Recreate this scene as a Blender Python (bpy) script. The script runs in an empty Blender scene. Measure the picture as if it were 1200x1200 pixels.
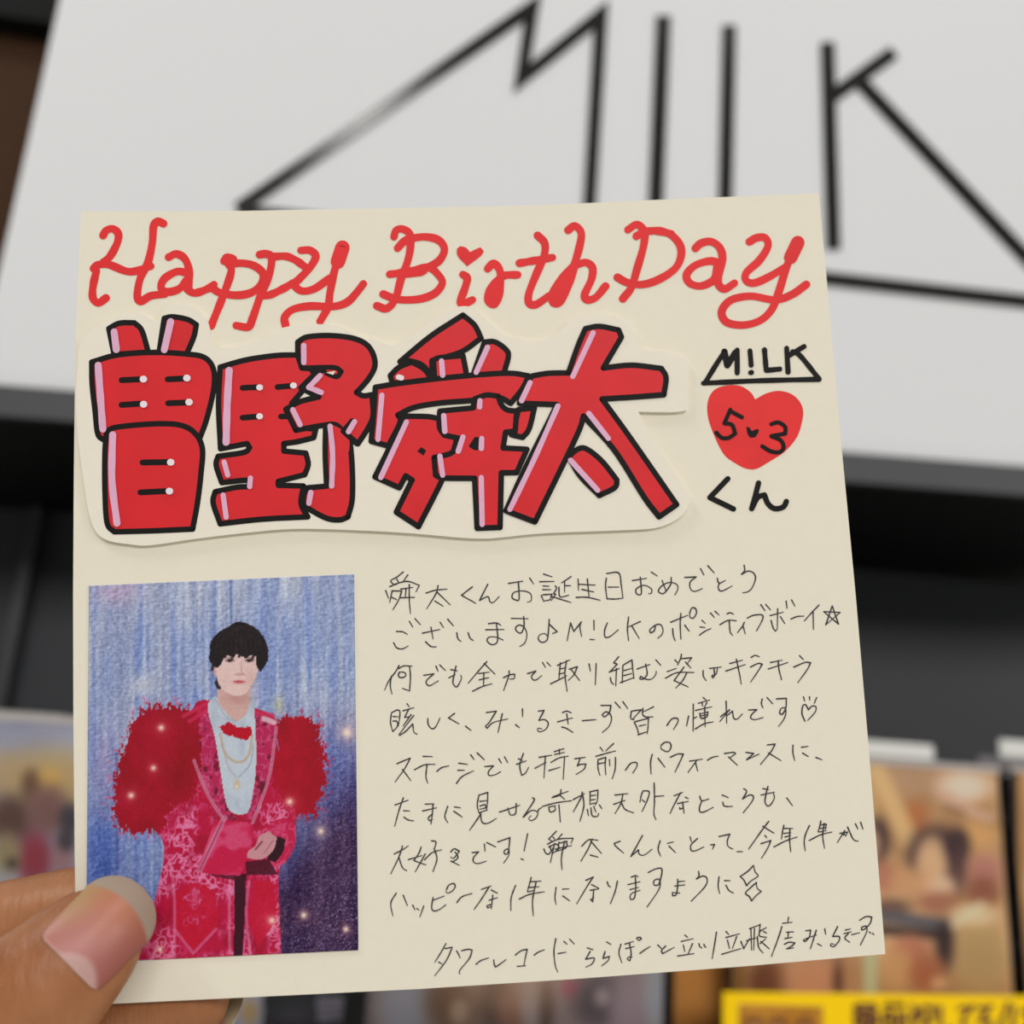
import bpy, bmesh, math, random
import numpy as np
from mathutils import Vector, Matrix

random.seed(7)
sc = bpy.context.scene
col = sc.collection

# ------------------------------------------------------------------ camera
F = 1200.0                                   # focal length in pixels of a 1200 px frame
UPC = Vector((255, 4100, -1200)).normalized()        # the shop's vertical, seen from the camera
RTC = Vector((8400, -650, -1200))
RTC = (RTC - UPC * RTC.dot(UPC)).normalized()        # the shelf's long direction
FWC = UPC.cross(RTC).normalized()                    # into the shelf
C2W = Matrix((RTC, FWC, UPC))                        # camera axes -> world axes
EYE = Vector((0, 0, 1.40))

cam_data = bpy.data.cameras.new('camera')
cam_data.sensor_width = 36.0
cam_data.sensor_fit = 'HORIZONTAL'
cam_data.lens = 36.0
cam_data.clip_start = 0.01
cam = bpy.data.objects.new('camera', cam_data)
col.objects.link(cam)
cam.matrix_world = Matrix.Translation(EYE) @ C2W.to_4x4()
sc.camera = cam
cam_data.dof.use_dof = True
cam_data.dof.focus_distance = 0.1655
cam_data.dof.aperture_fstop = 11.0

# ------------------------------------------------------------------ light
w = bpy.data.worlds.new('shop_light')
sc.world = w
w.use_nodes = True
w.node_tree.nodes['Background'].inputs[0].default_value = (1.0, 0.98, 0.95, 1)
w.node_tree.nodes['Background'].inputs[1].default_value = 0.26
sc.view_settings.view_transform = 'Standard'
sc.view_settings.look = 'None'
sc.view_settings.gamma = 1.0
sc.view_settings.use_curve_mapping = False
sc.view_settings.exposure = -0.2


def area(name, loc, aim, sx, sy, power, color=(1, 0.97, 0.92)):
    d = bpy.data.lights.new(name, 'AREA')
    d.shape = 'RECTANGLE'
    d.size, d.size_y = sx, sy
    d.energy = power
    d.color = color
    o = bpy.data.objects.new(name, d)
    col.objects.link(o)
    o.location = loc
    o.rotation_euler = (Vector(aim) - Vector(loc)).to_track_quat('-Z', 'Y').to_euler()
    return o


area('ceiling_lamp_key', (-1.25, -0.42, 2.85), (0, 0.15, 1.38), 0.40, 0.25, 14)
area('ceiling_lamp_row', (0.75, -0.30, 3.0), (0.1, 0.3, 1.4), 0.9, 0.30, 4, (1, 0.98, 0.96))
area('ceiling_lamp_strip', (-0.11, -1.28, 2.95), (-0.02, 0.42, 1.7), 0.12, 0.35, 2.6, (1, 0.97, 0.94))
area('ceiling_lamp_far', (0.3, -5.5, 3.4), (0, 0.4, 1.4), 5.0, 1.2, 185, (1, 0.98, 0.95))
area('added_side_fill', (3.6, -2.6, 2.7), (0.15, 0.5, 1.3), 1.6, 0.8, 50, (1, 0.97, 0.93))  # unseen side light, added to brighten the disc cases

# ------------------------------------------------------------------ rays, planes


def ray(px, py):
    return C2W @ Vector(((px - 600) / F, (600 - py) / F, -1.0))


# the card is a square sheet, 12.5 cm wide; its pose follows from its four corners
_r = [ray(*c) for c in ((95, 247.5), (960, 226.5), (1037.5, 1118), (90, 1180))]
_d = (1.0, 1.03970859, 0.94938942, 0.90968083)
_k = 0.125 / (_r[1] * _d[1] - _r[0] * _d[0]).length
_c = [EYE + r * d * _k for r, d in zip(_r, _d)]
CARD_O = (_c[0] + _c[1] + _c[2] + _c[3]) / 4
CARD_X = (_c[1] - _c[0]).normalized()
CARD_N = CARD_X.cross(_c[0] - _c[3]).normalized()
CARD_Y = CARD_N.cross(CARD_X)
CARD_M = Matrix.Translation(CARD_O) @ Matrix((CARD_X, CARD_Y, CARD_N)).transposed().to_4x4()
CARD_I = CARD_M.inverted()
PX = 0.125 / 885.0                            # about one photo pixel on the card, in metres


def card(px, py, h=0.0):
    """point of the card's own frame (x right, y up, z towards the reader)"""
    r = ray(px, py)
    t = (CARD_O + CARD_N * h - EYE).dot(CARD_N) / r.dot(CARD_N)
    return CARD_I @ (EYE + r * t)


YS = (ray(600, 300) * 0.48).y                 # the sign's plane


def shelf(px, py, off=0.0):
    r = ray(px, py)
    return EYE + r * ((YS + off) / r.y)


# ------------------------------------------------------------------ materials
def lin(c):
    out = []
    for v in c[:3]:
        v = v / 255.0
        out.append(v / 12.92 if v <= 0.04045 else ((v + 0.055) / 1.055) ** 2.4)
    return (out[0], out[1], out[2], 1.0)


def mat(name, rgb, rough=0.6, noise=0.0, nscale=200, bump=0.0, bscale=400, spec=0.5, metal=0.0, coat=0.0, sss=0.0):
    m = bpy.data.materials.new(name)
    m.use_nodes = True
    nt = m.node_tree
    b = nt.nodes['Principled BSDF']
    b.inputs['Base Color'].default_value = lin(rgb)
    b.inputs['Roughness'].default_value = rough
    b.inputs['Specular IOR Level'].default_value = spec
    b.inputs['Metallic'].default_value = metal
    b.inputs['Coat Weight'].default_value = coat
    if sss:
        b.inputs['Subsurface Weight'].default_value = sss
        b.inputs['Subsurface Radius'].default_value = (1.0, 0.4, 0.2)
        b.inputs['Subsurface Scale'].default_value = 0.0025
    tc = nt.nodes.new('ShaderNodeTexCoord')
    if noise:
        n = nt.nodes.new('ShaderNodeTexNoise')
        n.inputs['Scale'].default_value = nscale
        n.inputs['Detail'].default_value = 4
        mx = nt.nodes.new('ShaderNodeMix')
        mx.data_type = 'RGBA'
        c = lin(rgb)
        mx.inputs[6].default_value = tuple(v * (1 - noise) for v in c[:3]) + (1,)
        mx.inputs[7].default_value = tuple(min(1, v * (1 + noise)) for v in c[:3]) + (1,)
        nt.links.new(tc.outputs['Object'], n.inputs['Vector'])
        nt.links.new(n.outputs['Fac'], mx.inputs[0])
        nt.links.new(mx.outputs[2], b.inputs['Base Color'])
    if bump:
        n2 = nt.nodes.new('ShaderNodeTexNoise')
        n2.inputs['Scale'].default_value = bscale
        n2.inputs['Detail'].default_value = 5
        bp = nt.nodes.new('ShaderNodeBump')
        bp.inputs['Strength'].default_value = bump
        bp.inputs['Distance'].default_value = 0.0002
        nt.links.new(tc.outputs['Object'], n2.inputs['Vector'])
        nt.links.new(n2.outputs['Fac'], bp.inputs['Height'])
        nt.links.new(bp.outputs['Normal'], b.inputs['Normal'])
    return m


def attr_mat(name, rough=0.5, spec=0.3, coat=0.0):
    m = bpy.data.materials.new(name)
    m.use_nodes = True
    nt = m.node_tree
    b = nt.nodes['Principled BSDF']
    a = nt.nodes.new('ShaderNodeAttribute')
    a.attribute_name = 'print'
    nt.links.new(a.outputs['Color'], b.inputs['Base Color'])
    b.inputs['Roughness'].default_value = rough
    b.inputs['Specular IOR Level'].default_value = spec
    b.inputs['Coat Weight'].default_value = coat
    b.inputs['Coat Roughness'].default_value = 0.15
    return m


M = {
    'paper': mat('cream_card_stock', (232, 225, 207), 0.85, 0.02, 500, 0.12, 700, 0.2),
    'cutout': mat('cream_cutout_paper', (234, 227, 212), 0.8, 0.02, 500, 0.1, 700, 0.2),
    'red': mat('red_marker_ink', (224, 40, 42), 0.55, 0.16, 110, spec=0.3),
    'heart': mat('red_heart_ink', (226, 44, 44), 0.55, 0.16, 160, spec=0.3),
    'fill': mat('red_poster_marker', (214, 32, 40), 0.5, 0.15, 140, spec=0.3),
    'black': mat('black_marker_ink', (15, 14, 13), 0.6, spec=0.2),
    'pink': mat('pale_pink_paint_marker', (222, 172, 200), 0.45, 0.08, 500, spec=0.3),
    'dot': mat('white_paint_marker', (236, 222, 228), 0.45, spec=0.3),
    'pen': mat('black_ballpoint_ink', (56, 54, 58), 0.5, 0.3, 900, spec=0.3),
    'print': attr_mat('printed_photo_paper', 0.55, 0.25),
    'cover': attr_mat('printed_cover_sheet', 0.4, 0.4),
    'white': mat('white_sign_face', (208, 209, 211), 0.55, spec=0.25),
    'foil': mat('glossy_black_film', (12, 10, 8), 0.17, spec=0.6),
    'rail': mat('dark_grey_shelf_metal', (46, 48, 51), 0.5, 0.03, 30),
    'dark': mat('charcoal_panel', (44, 46, 51), 0.6, 0.04, 20),
    'under': mat('black_shelf_metal', (13, 13, 14), 0.7, spec=0.15),
    'brown': mat('brown_wood_panel', (66, 44, 28), 0.7, 0.2, 12, spec=0.1),
    'frost': mat('frosted_plastic', (232, 232, 226), 0.35),
    'edge': mat('hazy_case_edge', (214, 206, 202), 0.3),
    'yellow': mat('yellow_card', (244, 200, 0), 0.6, spec=0.15),
    'maroon': mat('dark_red_print', (84, 22, 14), 0.5),
    'greysleeve': mat('grey_plastic_clip', (120, 116, 120), 0.3),
}


def clear_mat(name, tint=(1, 1, 1), rough=0.06):
    m = bpy.data.materials.new(name)
    m.use_nodes = True
    nt = m.node_tree
    nt.nodes.clear()
    out = nt.nodes.new('ShaderNodeOutputMaterial')
    tr = nt.nodes.new('ShaderNodeBsdfTransparent')
    tr.inputs[0].default_value = tint + (1,)
    gl = nt.nodes.new('ShaderNodeBsdfGlossy')
    gl.inputs['Roughness'].default_value = rough
    tc = nt.nodes.new('ShaderNodeTexCoord')
    nz = nt.nodes.new('ShaderNodeTexNoise')
    nz.inputs['Scale'].default_value = 45
    nz.inputs['Detail'].default_value = 2
    bp = nt.nodes.new('ShaderNodeBump')
    bp.inputs['Strength'].default_value = 0.5
    bp.inputs['Distance'].default_value = 0.002
    nt.links.new(tc.outputs['Object'], nz.inputs['Vector'])
    nt.links.new(nz.outputs['Fac'], bp.inputs['Height'])
    nt.links.new(bp.outputs['Normal'], gl.inputs['Normal'])
    fr = nt.nodes.new('ShaderNodeFresnel')
    fr.inputs['IOR'].default_value = 1.5
    mx = nt.nodes.new('ShaderNodeMixShader')
    nt.links.new(fr.outputs[0], mx.inputs[0])
    nt.links.new(tr.outputs[0], mx.inputs[1])
    nt.links.new(gl.outputs[0], mx.inputs[2])
    nt.links.new(mx.outputs[0], out.inputs[0])
    return m


M['clear'] = clear_mat('clear_case_plastic', (1.0, 1.0, 1.0))


# ------------------------------------------------------------------ objects
def link(name, verts, faces, mats, parent=None, matrix=None, midx=None, smooth=False):
    me = bpy.data.meshes.new(name)
    me.from_pydata([tuple(v) for v in verts], [], faces)
    for m in (mats if isinstance(mats, (list, tuple)) else [mats]):
        me.materials.append(m)
    if midx:
        me.polygons.foreach_set('material_index', midx)
    if smooth:
        me.polygons.foreach_set('use_smooth', [True] * len(me.polygons))
    me.update()
    o = bpy.data.objects.new(name, me)
    col.objects.link(o)
    if parent is not None:
        o.parent = parent
    if matrix is not None:
        o.matrix_world = matrix
    return o


def tag(o, label=None, cat=None, group=None, kind=None):
    for k, v in (('label', label), ('category', cat), ('group', group), ('kind', kind)):
        if v:
            o[k] = v
    return o


def empty(name, loc):
    o = bpy.data.objects.new(name, None)
    col.objects.link(o)
    o.location = loc
    o.empty_display_size = 0.01
    return o


def parse(s):
    """'x,y x,y; x,y ...' -> list of strokes"""
    out = []
    for part in s.replace('\n', ' ').split(';'):
        pts = [tuple(float(v) for v in p.split(',')) for p in part.split()]
        if pts:
            out.append(pts)
    return out


def crop(s, ox, oy, k):
    return [[(ox + x / k, oy + y / k) for x, y in st] for st in parse(s)]


def smooth_pts(pts, closed=False, step=2.0, corner=70):
    """Catmull-Rom through pts; sharp corners stay corners"""
    P = [Vector(p) for p in pts]
    n = len(P)
    if n < 3:
        return P
    sharp = [False] * n
    for i in range(n):
        if not closed and i in (0, n - 1):
            sharp[i] = True
            continue
        a = P[i] - P[i - 1]
        b = P[(i + 1) % n] - P[i]
        if a.length and b.length and math.degrees(a.angle(b)) > corner:
            sharp[i] = True
    out = []
    for i in range(n if closed else n - 1):
        p1, p2 = P[i], P[(i + 1) % n]
        p0 = P[i - 1] if not sharp[i] else p1 * 2 - p2
        p3 = P[(i + 2) % n] if not sharp[(i + 1) % n] else p2 * 2 - p1
        m = max(2, int((p2 - p1).length / step))
        for k in range(m):
            t = k / m
            out.append(0.5 * ((2 * p1) + (p2 - p0) * t + (2 * p0 - 5 * p1 + 4 * p2 - p3) * t * t + (3 * p1 - p0 - 3 * p2 + p3) * t ** 3))
    if not closed:
        out.append(P[-1])
    return out


class Ink:
    """flat ink on the card: ribbons and filled shapes, in photo pixels, laid on the card's own plane"""

    def __init__(self, h):
        self.v, self.f, self.h, self.k = [], [], h, 0
        self.ks = 3e-6

    def _push(self, pts, hs):
        b = len(self.v)
        for p, h in zip(pts, hs):
            self.v.append(card(p[0], p[1], h))
        return b

    def stroke(self, pts, wd, step=1.6, taper=0.0, closed=False, corner=70, wob=0.0):
        P = smooth_pts(pts, closed, step, corner)
        Q = [P[0]]
        for p in P[1:]:
            if (p - Q[-1]).length > 0.12:
                Q.append(p)
        if closed:
            Q.append(Q[0].copy())
            if (Q[-1] - Q[-2]).length < 0.12:
                Q.pop(-2)
        if len(Q) == 1:
            Q.append(Q[0] + Vector((0.1, 0)))
        # split at sharp bends
        runs, cur = [], [Q[0]]
        for i in range(1, len(Q)):
            cur.append(Q[i])
            if i < len(Q) - 1 and math.degrees((Q[i] - Q[i - 1]).angle(Q[i + 1] - Q[i])) > 50:
                runs.append(cur)
                cur = [Q[i]]
        runs.append(cur)
        total = sum(len(r) for r in runs)
        done = 0
        ph = random.uniform(0, 6)
        for r in runs:
            base = self.h + (self.k % 12) * self.ks
            self.k += 1
            n = len(r)
            L, R, hs = [], [], []
            for i, p in enumerate(r):
                d = (r[min(i + 1, n - 1)] - r[max(i - 1, 0)])
                d = d.normalized() if d.length > 1e-6 else Vector((1, 0))
                nrm = Vector((-d.y, d.x))
                t = (done + i) / max(1, total - 1)
                wl = wd / 2 * (1 - taper * max(0.0, t - 0.45) / 0.55 * 0.6) * (1 + wob * math.sin(ph + t * 17))
                L.append(p + nrm * wl)
                R.append(p - nrm * wl)
                hs.append(base + self.ks * i / n)
            a = self._push(L, hs)
            b = self._push(R, hs)
            for i in range(n - 1):
                self.f.append((b + i, b + i + 1, a + i + 1, a + i))
            for e, (pl, pr, p, h) in enumerate(((L[0], R[0], r[0], hs[0]), (R[-1], L[-1], r[-1], hs[-1]))):
                m = 6
                c0 = pl - p
                arc = []
                for j in range(m + 1):
                    an = math.pi * j / m
                    arc.append(p + Vector((c0.x * math.cos(an) - c0.y * math.sin(an), c0.x * math.sin(an) + c0.y * math.cos(an))))
                q = self._push(arc, [h] * len(arc))
                self.f.append(tuple(range(q + m, q - 1, -1)) if True else ())
            done += n
        return self

    def strokes(self, sts, wd, **k):
        for s in sts:
            self.stroke(s, wd, **k)
        return self

    def poly(self, pts, smooth=True, corner=50):
        P = smooth_pts(pts, True, 2.0, corner) if smooth else [Vector(p) for p in pts]
        h = self.h + (self.k % 12) * self.ks
        self.k += 1
        from mathutils.geometry import tessellate_polygon
        b = self._push(P, [h] * len(P))
        for t in tessellate_polygon([[(p.x, p.y, 0) for p in P]]):
            a, c, d = (P[i] for i in t)
            cr = (c.x - a.x) * (d.y - a.y) - (c.y - a.y) * (d.x - a.x)
            tt = tuple(b + i for i in t)
            self.f.append(tt if cr < 0 else tt[::-1])
        return self

    def build(self, name, m, parent):
        return link(name, self.v, self.f, m, parent)


def sheet(name, pts, h0, h1, m, parent, smooth=False, corner=50):
    """a flat sheet of real thickness lying on the card plane; outline in photo pixels"""
    P = smooth_pts(pts, True, 3.0, corner) if smooth else [Vector(p) for p in pts]
    bm = bmesh.new()
    top = [bm.verts.new(card(p[0], p[1], h1)) for p in P]
    f = bm.faces.new(top)
    if f.normal.z < 0:
        f.normal_flip()
    f.normal_update()
    if f.normal.z < 0:
        f.normal_flip()
    r = bmesh.ops.extrude_face_region(bm, geom=[f])
    for v in r['geom']:
        if isinstance(v, bmesh.types.BMVert):
            v.co.z = h0
    bmesh.ops.recalc_face_normals(bm, faces=bm.faces)
    me = bpy.data.meshes.new(name)
    bm.to_mesh(me)
    bm.free()
    me.materials.append(m)
    o = bpy.data.objects.new(name, me)
    col.objects.link(o)
    if parent is not None:
        o.parent = parent
    return o


# ------------------------------------------------------------------ tiny painter for printed pictures
class Paint:
    def __init__(self, x0, y0, x1, y1, nx, ny, seed=1):
        self.nx, self.ny = nx, ny
        gx = np.linspace(x0, x1, nx)
        gy = np.linspace(y0, y1, ny)
        self.X, self.Y = np.meshgrid(gx, gy)
        self.rng = np.random.default_rng(seed)
        self.C = np.zeros((ny, nx, 3))
        self.wx, self.wy = x1 - x0, y1 - y0
        self.x0, self.y0 = x0, y0

    def noise(self, sx, sy, octaves=1):
        out = np.zeros((self.ny, self.nx))
        amp, tot = 1.0, 0.0
        for _ in range(octaves):
            gw, gh = int(self.wx / sx) + 3, int(self.wy / sy) + 3
            g = self.rng.random((gh, gw))
            u = (self.X - self.x0) / sx
            v = (self.Y - self.y0) / sy
            iu, iv = np.floor(u).astype(int), np.floor(v).astype(int)
            fu, fv = u - iu, v - iv
            fu, fv = fu * fu * (3 - 2 * fu), fv * fv * (3 - 2 * fv)
            iu, iv = np.clip(iu, 0, gw - 2), np.clip(iv, 0, gh - 2)
            n = (g[iv, iu] * (1 - fu) + g[iv, iu + 1] * fu) * (1 - fv) + (g[iv + 1, iu] * (1 - fu) + g[iv + 1, iu + 1] * fu) * fv
            out += n * amp
            tot += amp
            amp *= 0.5
            sx, sy = sx / 2, sy / 2
        return out / tot

    def inside(self, pts, jx=0.0, jy=0.0):
        X, Y = self.X + jx, self.Y + jy
        P = [tuple(p) for p in smooth_pts(pts, True, 6.0, 60)]
        r = np.zeros(X.shape, bool)
        n = len(P)
        for i in range(n):
            xa, ya = P[i]
            xb, yb = P[(i + 1) % n]
            if ya == yb:
                continue
            cond = ((ya > Y) != (yb > Y)) & (X < (xb - xa) * (Y - ya) / (yb - ya) + xa)
            r ^= cond
        return r

    def put(self, mask, rgb, a=1.0):
        k = (mask.astype(float) * a)[..., None]
        self.C = self.C * (1 - k) + np.array(rgb, float) * k if np.ndim(rgb) == 1 else self.C * (1 - k) + rgb * k

    def fill(self, pts, rgb, a=1.0, jx=0.0, jy=0.0):
        m = self.inside(pts, jx, jy)
        self.put(m, rgb, a)
        return m

    def spot(self, x, y, rx, ry, rgb, a=1.0, p=2.0):
        d = ((self.X - x) / rx) ** 2 + ((self.Y - y) / ry) ** 2
        self.put(np.exp(-d ** (p / 2)), rgb, a)

    def line(self, pts, wd, rgb, a=1.0):
        P = smooth_pts(pts, False, 8.0)
        best = np.full(self.X.shape, 1e9)
        for p, q in zip(P[:-1], P[1:]):
            d = q - p
            L2 = max(d.length_squared, 1e-9)
            t = np.clip(((self.X - p.x) * d.x + (self.Y - p.y) * d.y) / L2, 0, 1)
            best = np.minimum(best, np.hypot(self.X - p.x - t * d.x, self.Y - p.y - t * d.y))
        self.put(np.clip((wd / 2 - best) / (wd * 0.35) + 0.5, 0, 1), rgb, a)

    def linear(self):
        c = np.clip(self.C, 0, 255) / 255.0
        return np.where(c <= 0.04045, c / 12.92, ((c + 0.055) / 1.055) ** 2.4)

    def build(self, name, P, m, parent, thick):
        """P: (ny, nx, 3) points of the printed face; thick: vector to its back"""
        ny, nx = self.ny, self.nx
        co = P.reshape(-1, 3)
        idx = np.arange(ny * nx).reshape(ny, nx)
        a, b, c, d = idx[:-1, :-1], idx[:-1, 1:], idx[1:, 1:], idx[1:, :-1]
        fq = np.stack([d, c, b, a], -1).reshape(-1, 4)
        rim = np.concatenate([idx[0, :], idx[1:, -1], idx[-1, -2::-1], idx[-2:0:-1, 0]])
        nb = len(rim)
        back = co[rim] + np.array(thick)
        co = np.concatenate([co, back])
        bi = np.arange(nb) + ny * nx
        fs = np.stack([rim, np.roll(rim, -1), np.roll(bi, -1), bi], -1)
        faces = np.concatenate([fq, fs])
        me = bpy.data.meshes.new(name)
        nf = len(faces)
        me.vertices.add(len(co))
        me.vertices.foreach_set('co', co.astype(np.float32).ravel())
        me.loops.add(nf * 4 + nb)
        me.polygons.add(nf + 1)
        me.loops.foreach_set('vertex_index', np.concatenate([faces.ravel(), bi[::-1]]).astype(np.int32))
        me.polygons.foreach_set('loop_start', (np.arange(nf + 1) * 4).astype(np.int32))
        me.materials.append(m)
        me.update(calc_edges=True)
        me.validate()
        at = me.attributes.new('print', 'FLOAT_COLOR', 'POINT')
        cc = np.ones((len(co), 4), np.float32)
        cc[:ny * nx, :3] = self.linear().reshape(-1, 3)
        cc[ny * nx:, :3] = cc[rim, :3] * 0 + 0.75
        at.data.foreach_set('color', cc.ravel())
        o = bpy.data.objects.new(name, me)
        col.objects.link(o)
        if parent is not None:
            o.parent = parent
        return o



# ================================================================== the shop behind the card
def prism(name, pts, off0, off1, m, parent=None):
    """outline in photo pixels laid on the sign's plane, from depth off0 back to off1"""
    bm = bmesh.new()
    base = [shelf(x, y, 0.0) for x, y in pts]
    a = [bm.verts.new((p.x, YS + off0, p.z)) for p in base]
    b = [bm.verts.new((p.x, YS + off1, p.z)) for p in base]
    n = len(a)
    bm.faces.new(a)
    bm.faces.new(b[::-1])
    for i in range(n):
        bm.faces.new((a[i], b[i], b[(i + 1) % n], a[(i + 1) % n]))
    bmesh.ops.recalc_face_normals(bm, faces=bm.faces)
    me = bpy.data.meshes.new(name)
    bm.to_mesh(me)
    bm.free()
    me.materials.append(m)
    o = bpy.data.objects.new(name, me)
    col.objects.link(o)
    if parent is not None:
        o.parent = parent
        o.matrix_parent_inverse = parent.matrix_world.inverted()
    return o


def box(name, x0, x1, y0, y1, z0, z1, m, parent=None, bev=0.0):
    bm = bmesh.new()
    r = bmesh.ops.create_cube(bm, size=1.0)
    for v in r['verts']:
        v.co = Vector(((x0 + x1) / 2 + v.co.x * (x1 - x0), (y0 + y1) / 2 + v.co.y * (y1 - y0), (z0 + z1) / 2 + v.co.z * (z1 - z0)))
    if bev:
        bmesh.ops.bevel(bm, geom=bm.edges[:], offset=bev, segments=2, affect='EDGES')
    me = bpy.data.meshes.new(name)
    bm.to_mesh(me)
    bm.free()
    me.materials.append(m)
    o = bpy.data.objects.new(name, me)
    col.objects.link(o)
    if parent is not None:
        o.parent = parent
        o.matrix_parent_inverse = parent.matrix_world.inverted()
    return o


# --- shelving
zt = shelf(600, 499).z                       # top of the shelf that carries the sign
xl, xr = shelf(-420, 480).x, shelf(1700, 560).x
zlow = shelf(600, 1226, 0.03).z              # the lower shelf, under the frame
zb = zt - 0.016
tag(box('wall_back', -2.0, 2.2, YS + 0.24, YS + 0.30, 0.0, 3.2, M['frost']), kind='structure')
tag(box('floor', -2.0, 2.2, -3.5, YS + 0.24, -0.05, 0.0, M['frost']), kind='structure')
rack = empty('display_shelf', (0, YS + 0.1, zlow))
bpy.context.view_layer.update()
tag(rack, 'dark metal shop rack with a grey front rail under the white sign', 'shelf')
prism('shelf_board', [(-420, 421.5), (1700, 589.5), (1700, 622), (-420, 458)], -0.004, 0.0, M['rail'], rack).name = 'front_rail'
prism('shelf_board', [(-420, 422), (1700, 590), (1700, 620), (-420, 456)], 0.0, 0.20, M['under'], rack)
box('back_panel', xl, xr, YS + 0.15, YS + 0.16, 0.0, zb + 0.006, M['dark'], rack)
up0, up1 = shelf(47, 560, 0.14), shelf(60, 560, 0.14)
box('upright', up0.x, up1.x, YS + 0.135, YS + 0.149, zlow, zb - 0.008, M['rail'], rack)
box('lower_shelf', xl, xr, YS + 0.0, YS + 0.15, zlow - 0.014, zlow, M['rail'], rack)
us = shelf(30, 22, 0.085)
box('wood_panel', xl, xr, YS + 0.10, YS + 0.115, zt + 0.0005, zt + 0.55, M['brown'], rack)
box('upper_shelf', xl, xr, YS + 0.085, YS + 0.0999, us.z, us.z + 0.03, M['under'], rack)

# --- the sign: white board with raised black line lettering
sign = prism('sign_board', [(-30, 451), (1440, 566), (1440, -150), (103, -150)], 0.0, 0.012, M['white'])
tag(sign, 'large white sign board with thin black line lettering standing on the rack', 'sign')


def seg_poly(pts, wd):
    """mitred outline of a thick open line"""
    P = [Vector(p) for p in pts]
    L, R = [], []
    n = len(P)
    for i in range(n):
        d0 = (P[i] - P[i - 1]).normalized() if i else None
        d1 = (P[i + 1] - P[i]).normalized() if i < n - 1 else None
        if d0 is None:
            nr, k = Vector((-d1.y, d1.x)), 1
        elif d1 is None:
            nr, k = Vector((-d0.y, d0.x)), 1
        else:
            n0, n1 = Vector((-d0.y, d0.x)), Vector((-d1.y, d1.x))
            nr = (n0 + n1).normalized()
            k = min(2.6, 1 / max(0.2, nr.dot(n0)))
        L.append(P[i] + nr * wd / 2 * k)
        R.append(P[i] - nr * wd / 2 * k)
    return [tuple(p) for p in L + R[::-1]]


logo_lines = [
    ([(279, 246), (624, 9), (611, 93), (704, 18), (687, 300)], 15, 0.0012),
    ([(777, 20), (767, 262)], 17, 0.0012),
    ([(766, 282), (765, 300)], 17, 0.0012),
    ([(854, 31), (848, 300)], 16, 0.0012),
    ([(848, 292), (925, 300)], 14, 0.0010),
    ([(969, 51), (976, 293)], 16, 0.0012),
    ([(1047, 62), (972, 116)], 16, 0.0010),
    ([(1004, 93), (1262, 366)], 16, 0.0011),
    ([(279, 248), (1262, 361)], 15, 0.0013),
]
bmv, bmf = [], []
for pts, wd, th in logo_lines:
    poly = seg_poly(pts, wd)
    n = len(poly)
    b0 = len(bmv)
    base = [shelf(x, y, 0.0) for x, y in poly]
    bmv += [(p.x, YS - th, p.z) for p in base] + [(p.x, YS, p.z) for p in base]
    h = n // 2
    for i in range(h - 1):
        bmf.append((b0 + i, b0 + i + 1, b0 + n - 2 - i, b0 + n - 1 - i))
    for i in range(n):
        j = (i + 1) % n
        bmf.append((b0 + i, b0 + n + i, b0 + n + j, b0 + j))
lo = link('line_lettering', bmv, bmf, M['foil'], sign)
lo['label'] = 'black line lettering'


# --- boxed discs on the lower shelf
def cover_points(x0, x1, z0, z1, y, nx, ny):
    gx = np.linspace(x0, x1, nx)
    gz = np.linspace(z1, z0, ny)
    X, Z = np.meshgrid(gx, gz)
    return np.stack([X, np.full_like(X, y), Z], -1)


def disc_case(xr_px, ytop_px, off, wid, hgt, painter, label, group='boxed discs on the lower shelf'):
    """a wrapped disc case standing upright; the painter works in photo pixels"""
    tr = shelf(xr_px, ytop_px, off)
    x1, x0 = tr.x, tr.x - wid
    z1, z0 = tr.z, zlow + 0.0004
    k = (YS + off) / ray(xr_px, ytop_px).y       # metres per pixel at that depth is k/F
    wpx = wid * F / k
    hpx = (z1 - z0) * F / k
    root = empty('disc_case', ((x0 + x1) / 2, YS + off, z0))
    bpy.context.view_layer.update()
    tag(root, label, 'disc case', group)
    P = Paint(xr_px - wpx, ytop_px, xr_px, ytop_px + hpx, 150, 150, seed=int(xr_px) % 91 + 3)
    pts = cover_points(x0 + 0.002, x1 - 0.002, z0 + 0.002, z1 - 0.0036, YS + off + 0.0016, 150, 150)
    q = (pts - np.array(EYE)) @ np.array(C2W)      # where each spot of the cover shows in the photo
    P.X, P.Y = 600 - q[..., 0] / q[..., 2] * F, 600 + q[..., 1] / q[..., 2] * F
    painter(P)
    g = P.linear()
    g = (g * 0.8 + g.mean(-1, keepdims=True) * 0.2) * 1.5 - 0.010                   # brightness added to the slightly greyed colours, standing in for light the cases lack
    g = np.clip(g, 0.004, 0.92)
    P.C = 255 * np.where(g <= 0.0031308, g * 12.92, 1.055 * g ** (1 / 2.4) - 0.055)
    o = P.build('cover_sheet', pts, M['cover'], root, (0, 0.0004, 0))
    o.matrix_parent_inverse = root.matrix_world.inverted()
    box('case_shell', x0, x1, YS + off, YS + off + 0.0125, z0, z1, M['clear'], root, 0.0006)
    box('case_edge', x0 + 0.001, x1 - 0.001, YS + off + 0.0008, YS + off + 0.0118, z1 - 0.0035, z1 - 0.0007, M['edge'], root)
    box('disc_tray', x0 + 0.003, x1 - 0.003, YS + off + 0.004, YS + off + 0.0115, z0 + 0.003, z1 - 0.005, M['under'], root)
    return root


def warm(P, base=(196, 156, 100), var=40):
    n = P.noise(70, 70, 3)[..., None]
    P.C[:] = np.array(base, float) + (n - 0.5) * 2 * var * np.array([1, 1.0, 0.9])


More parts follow.
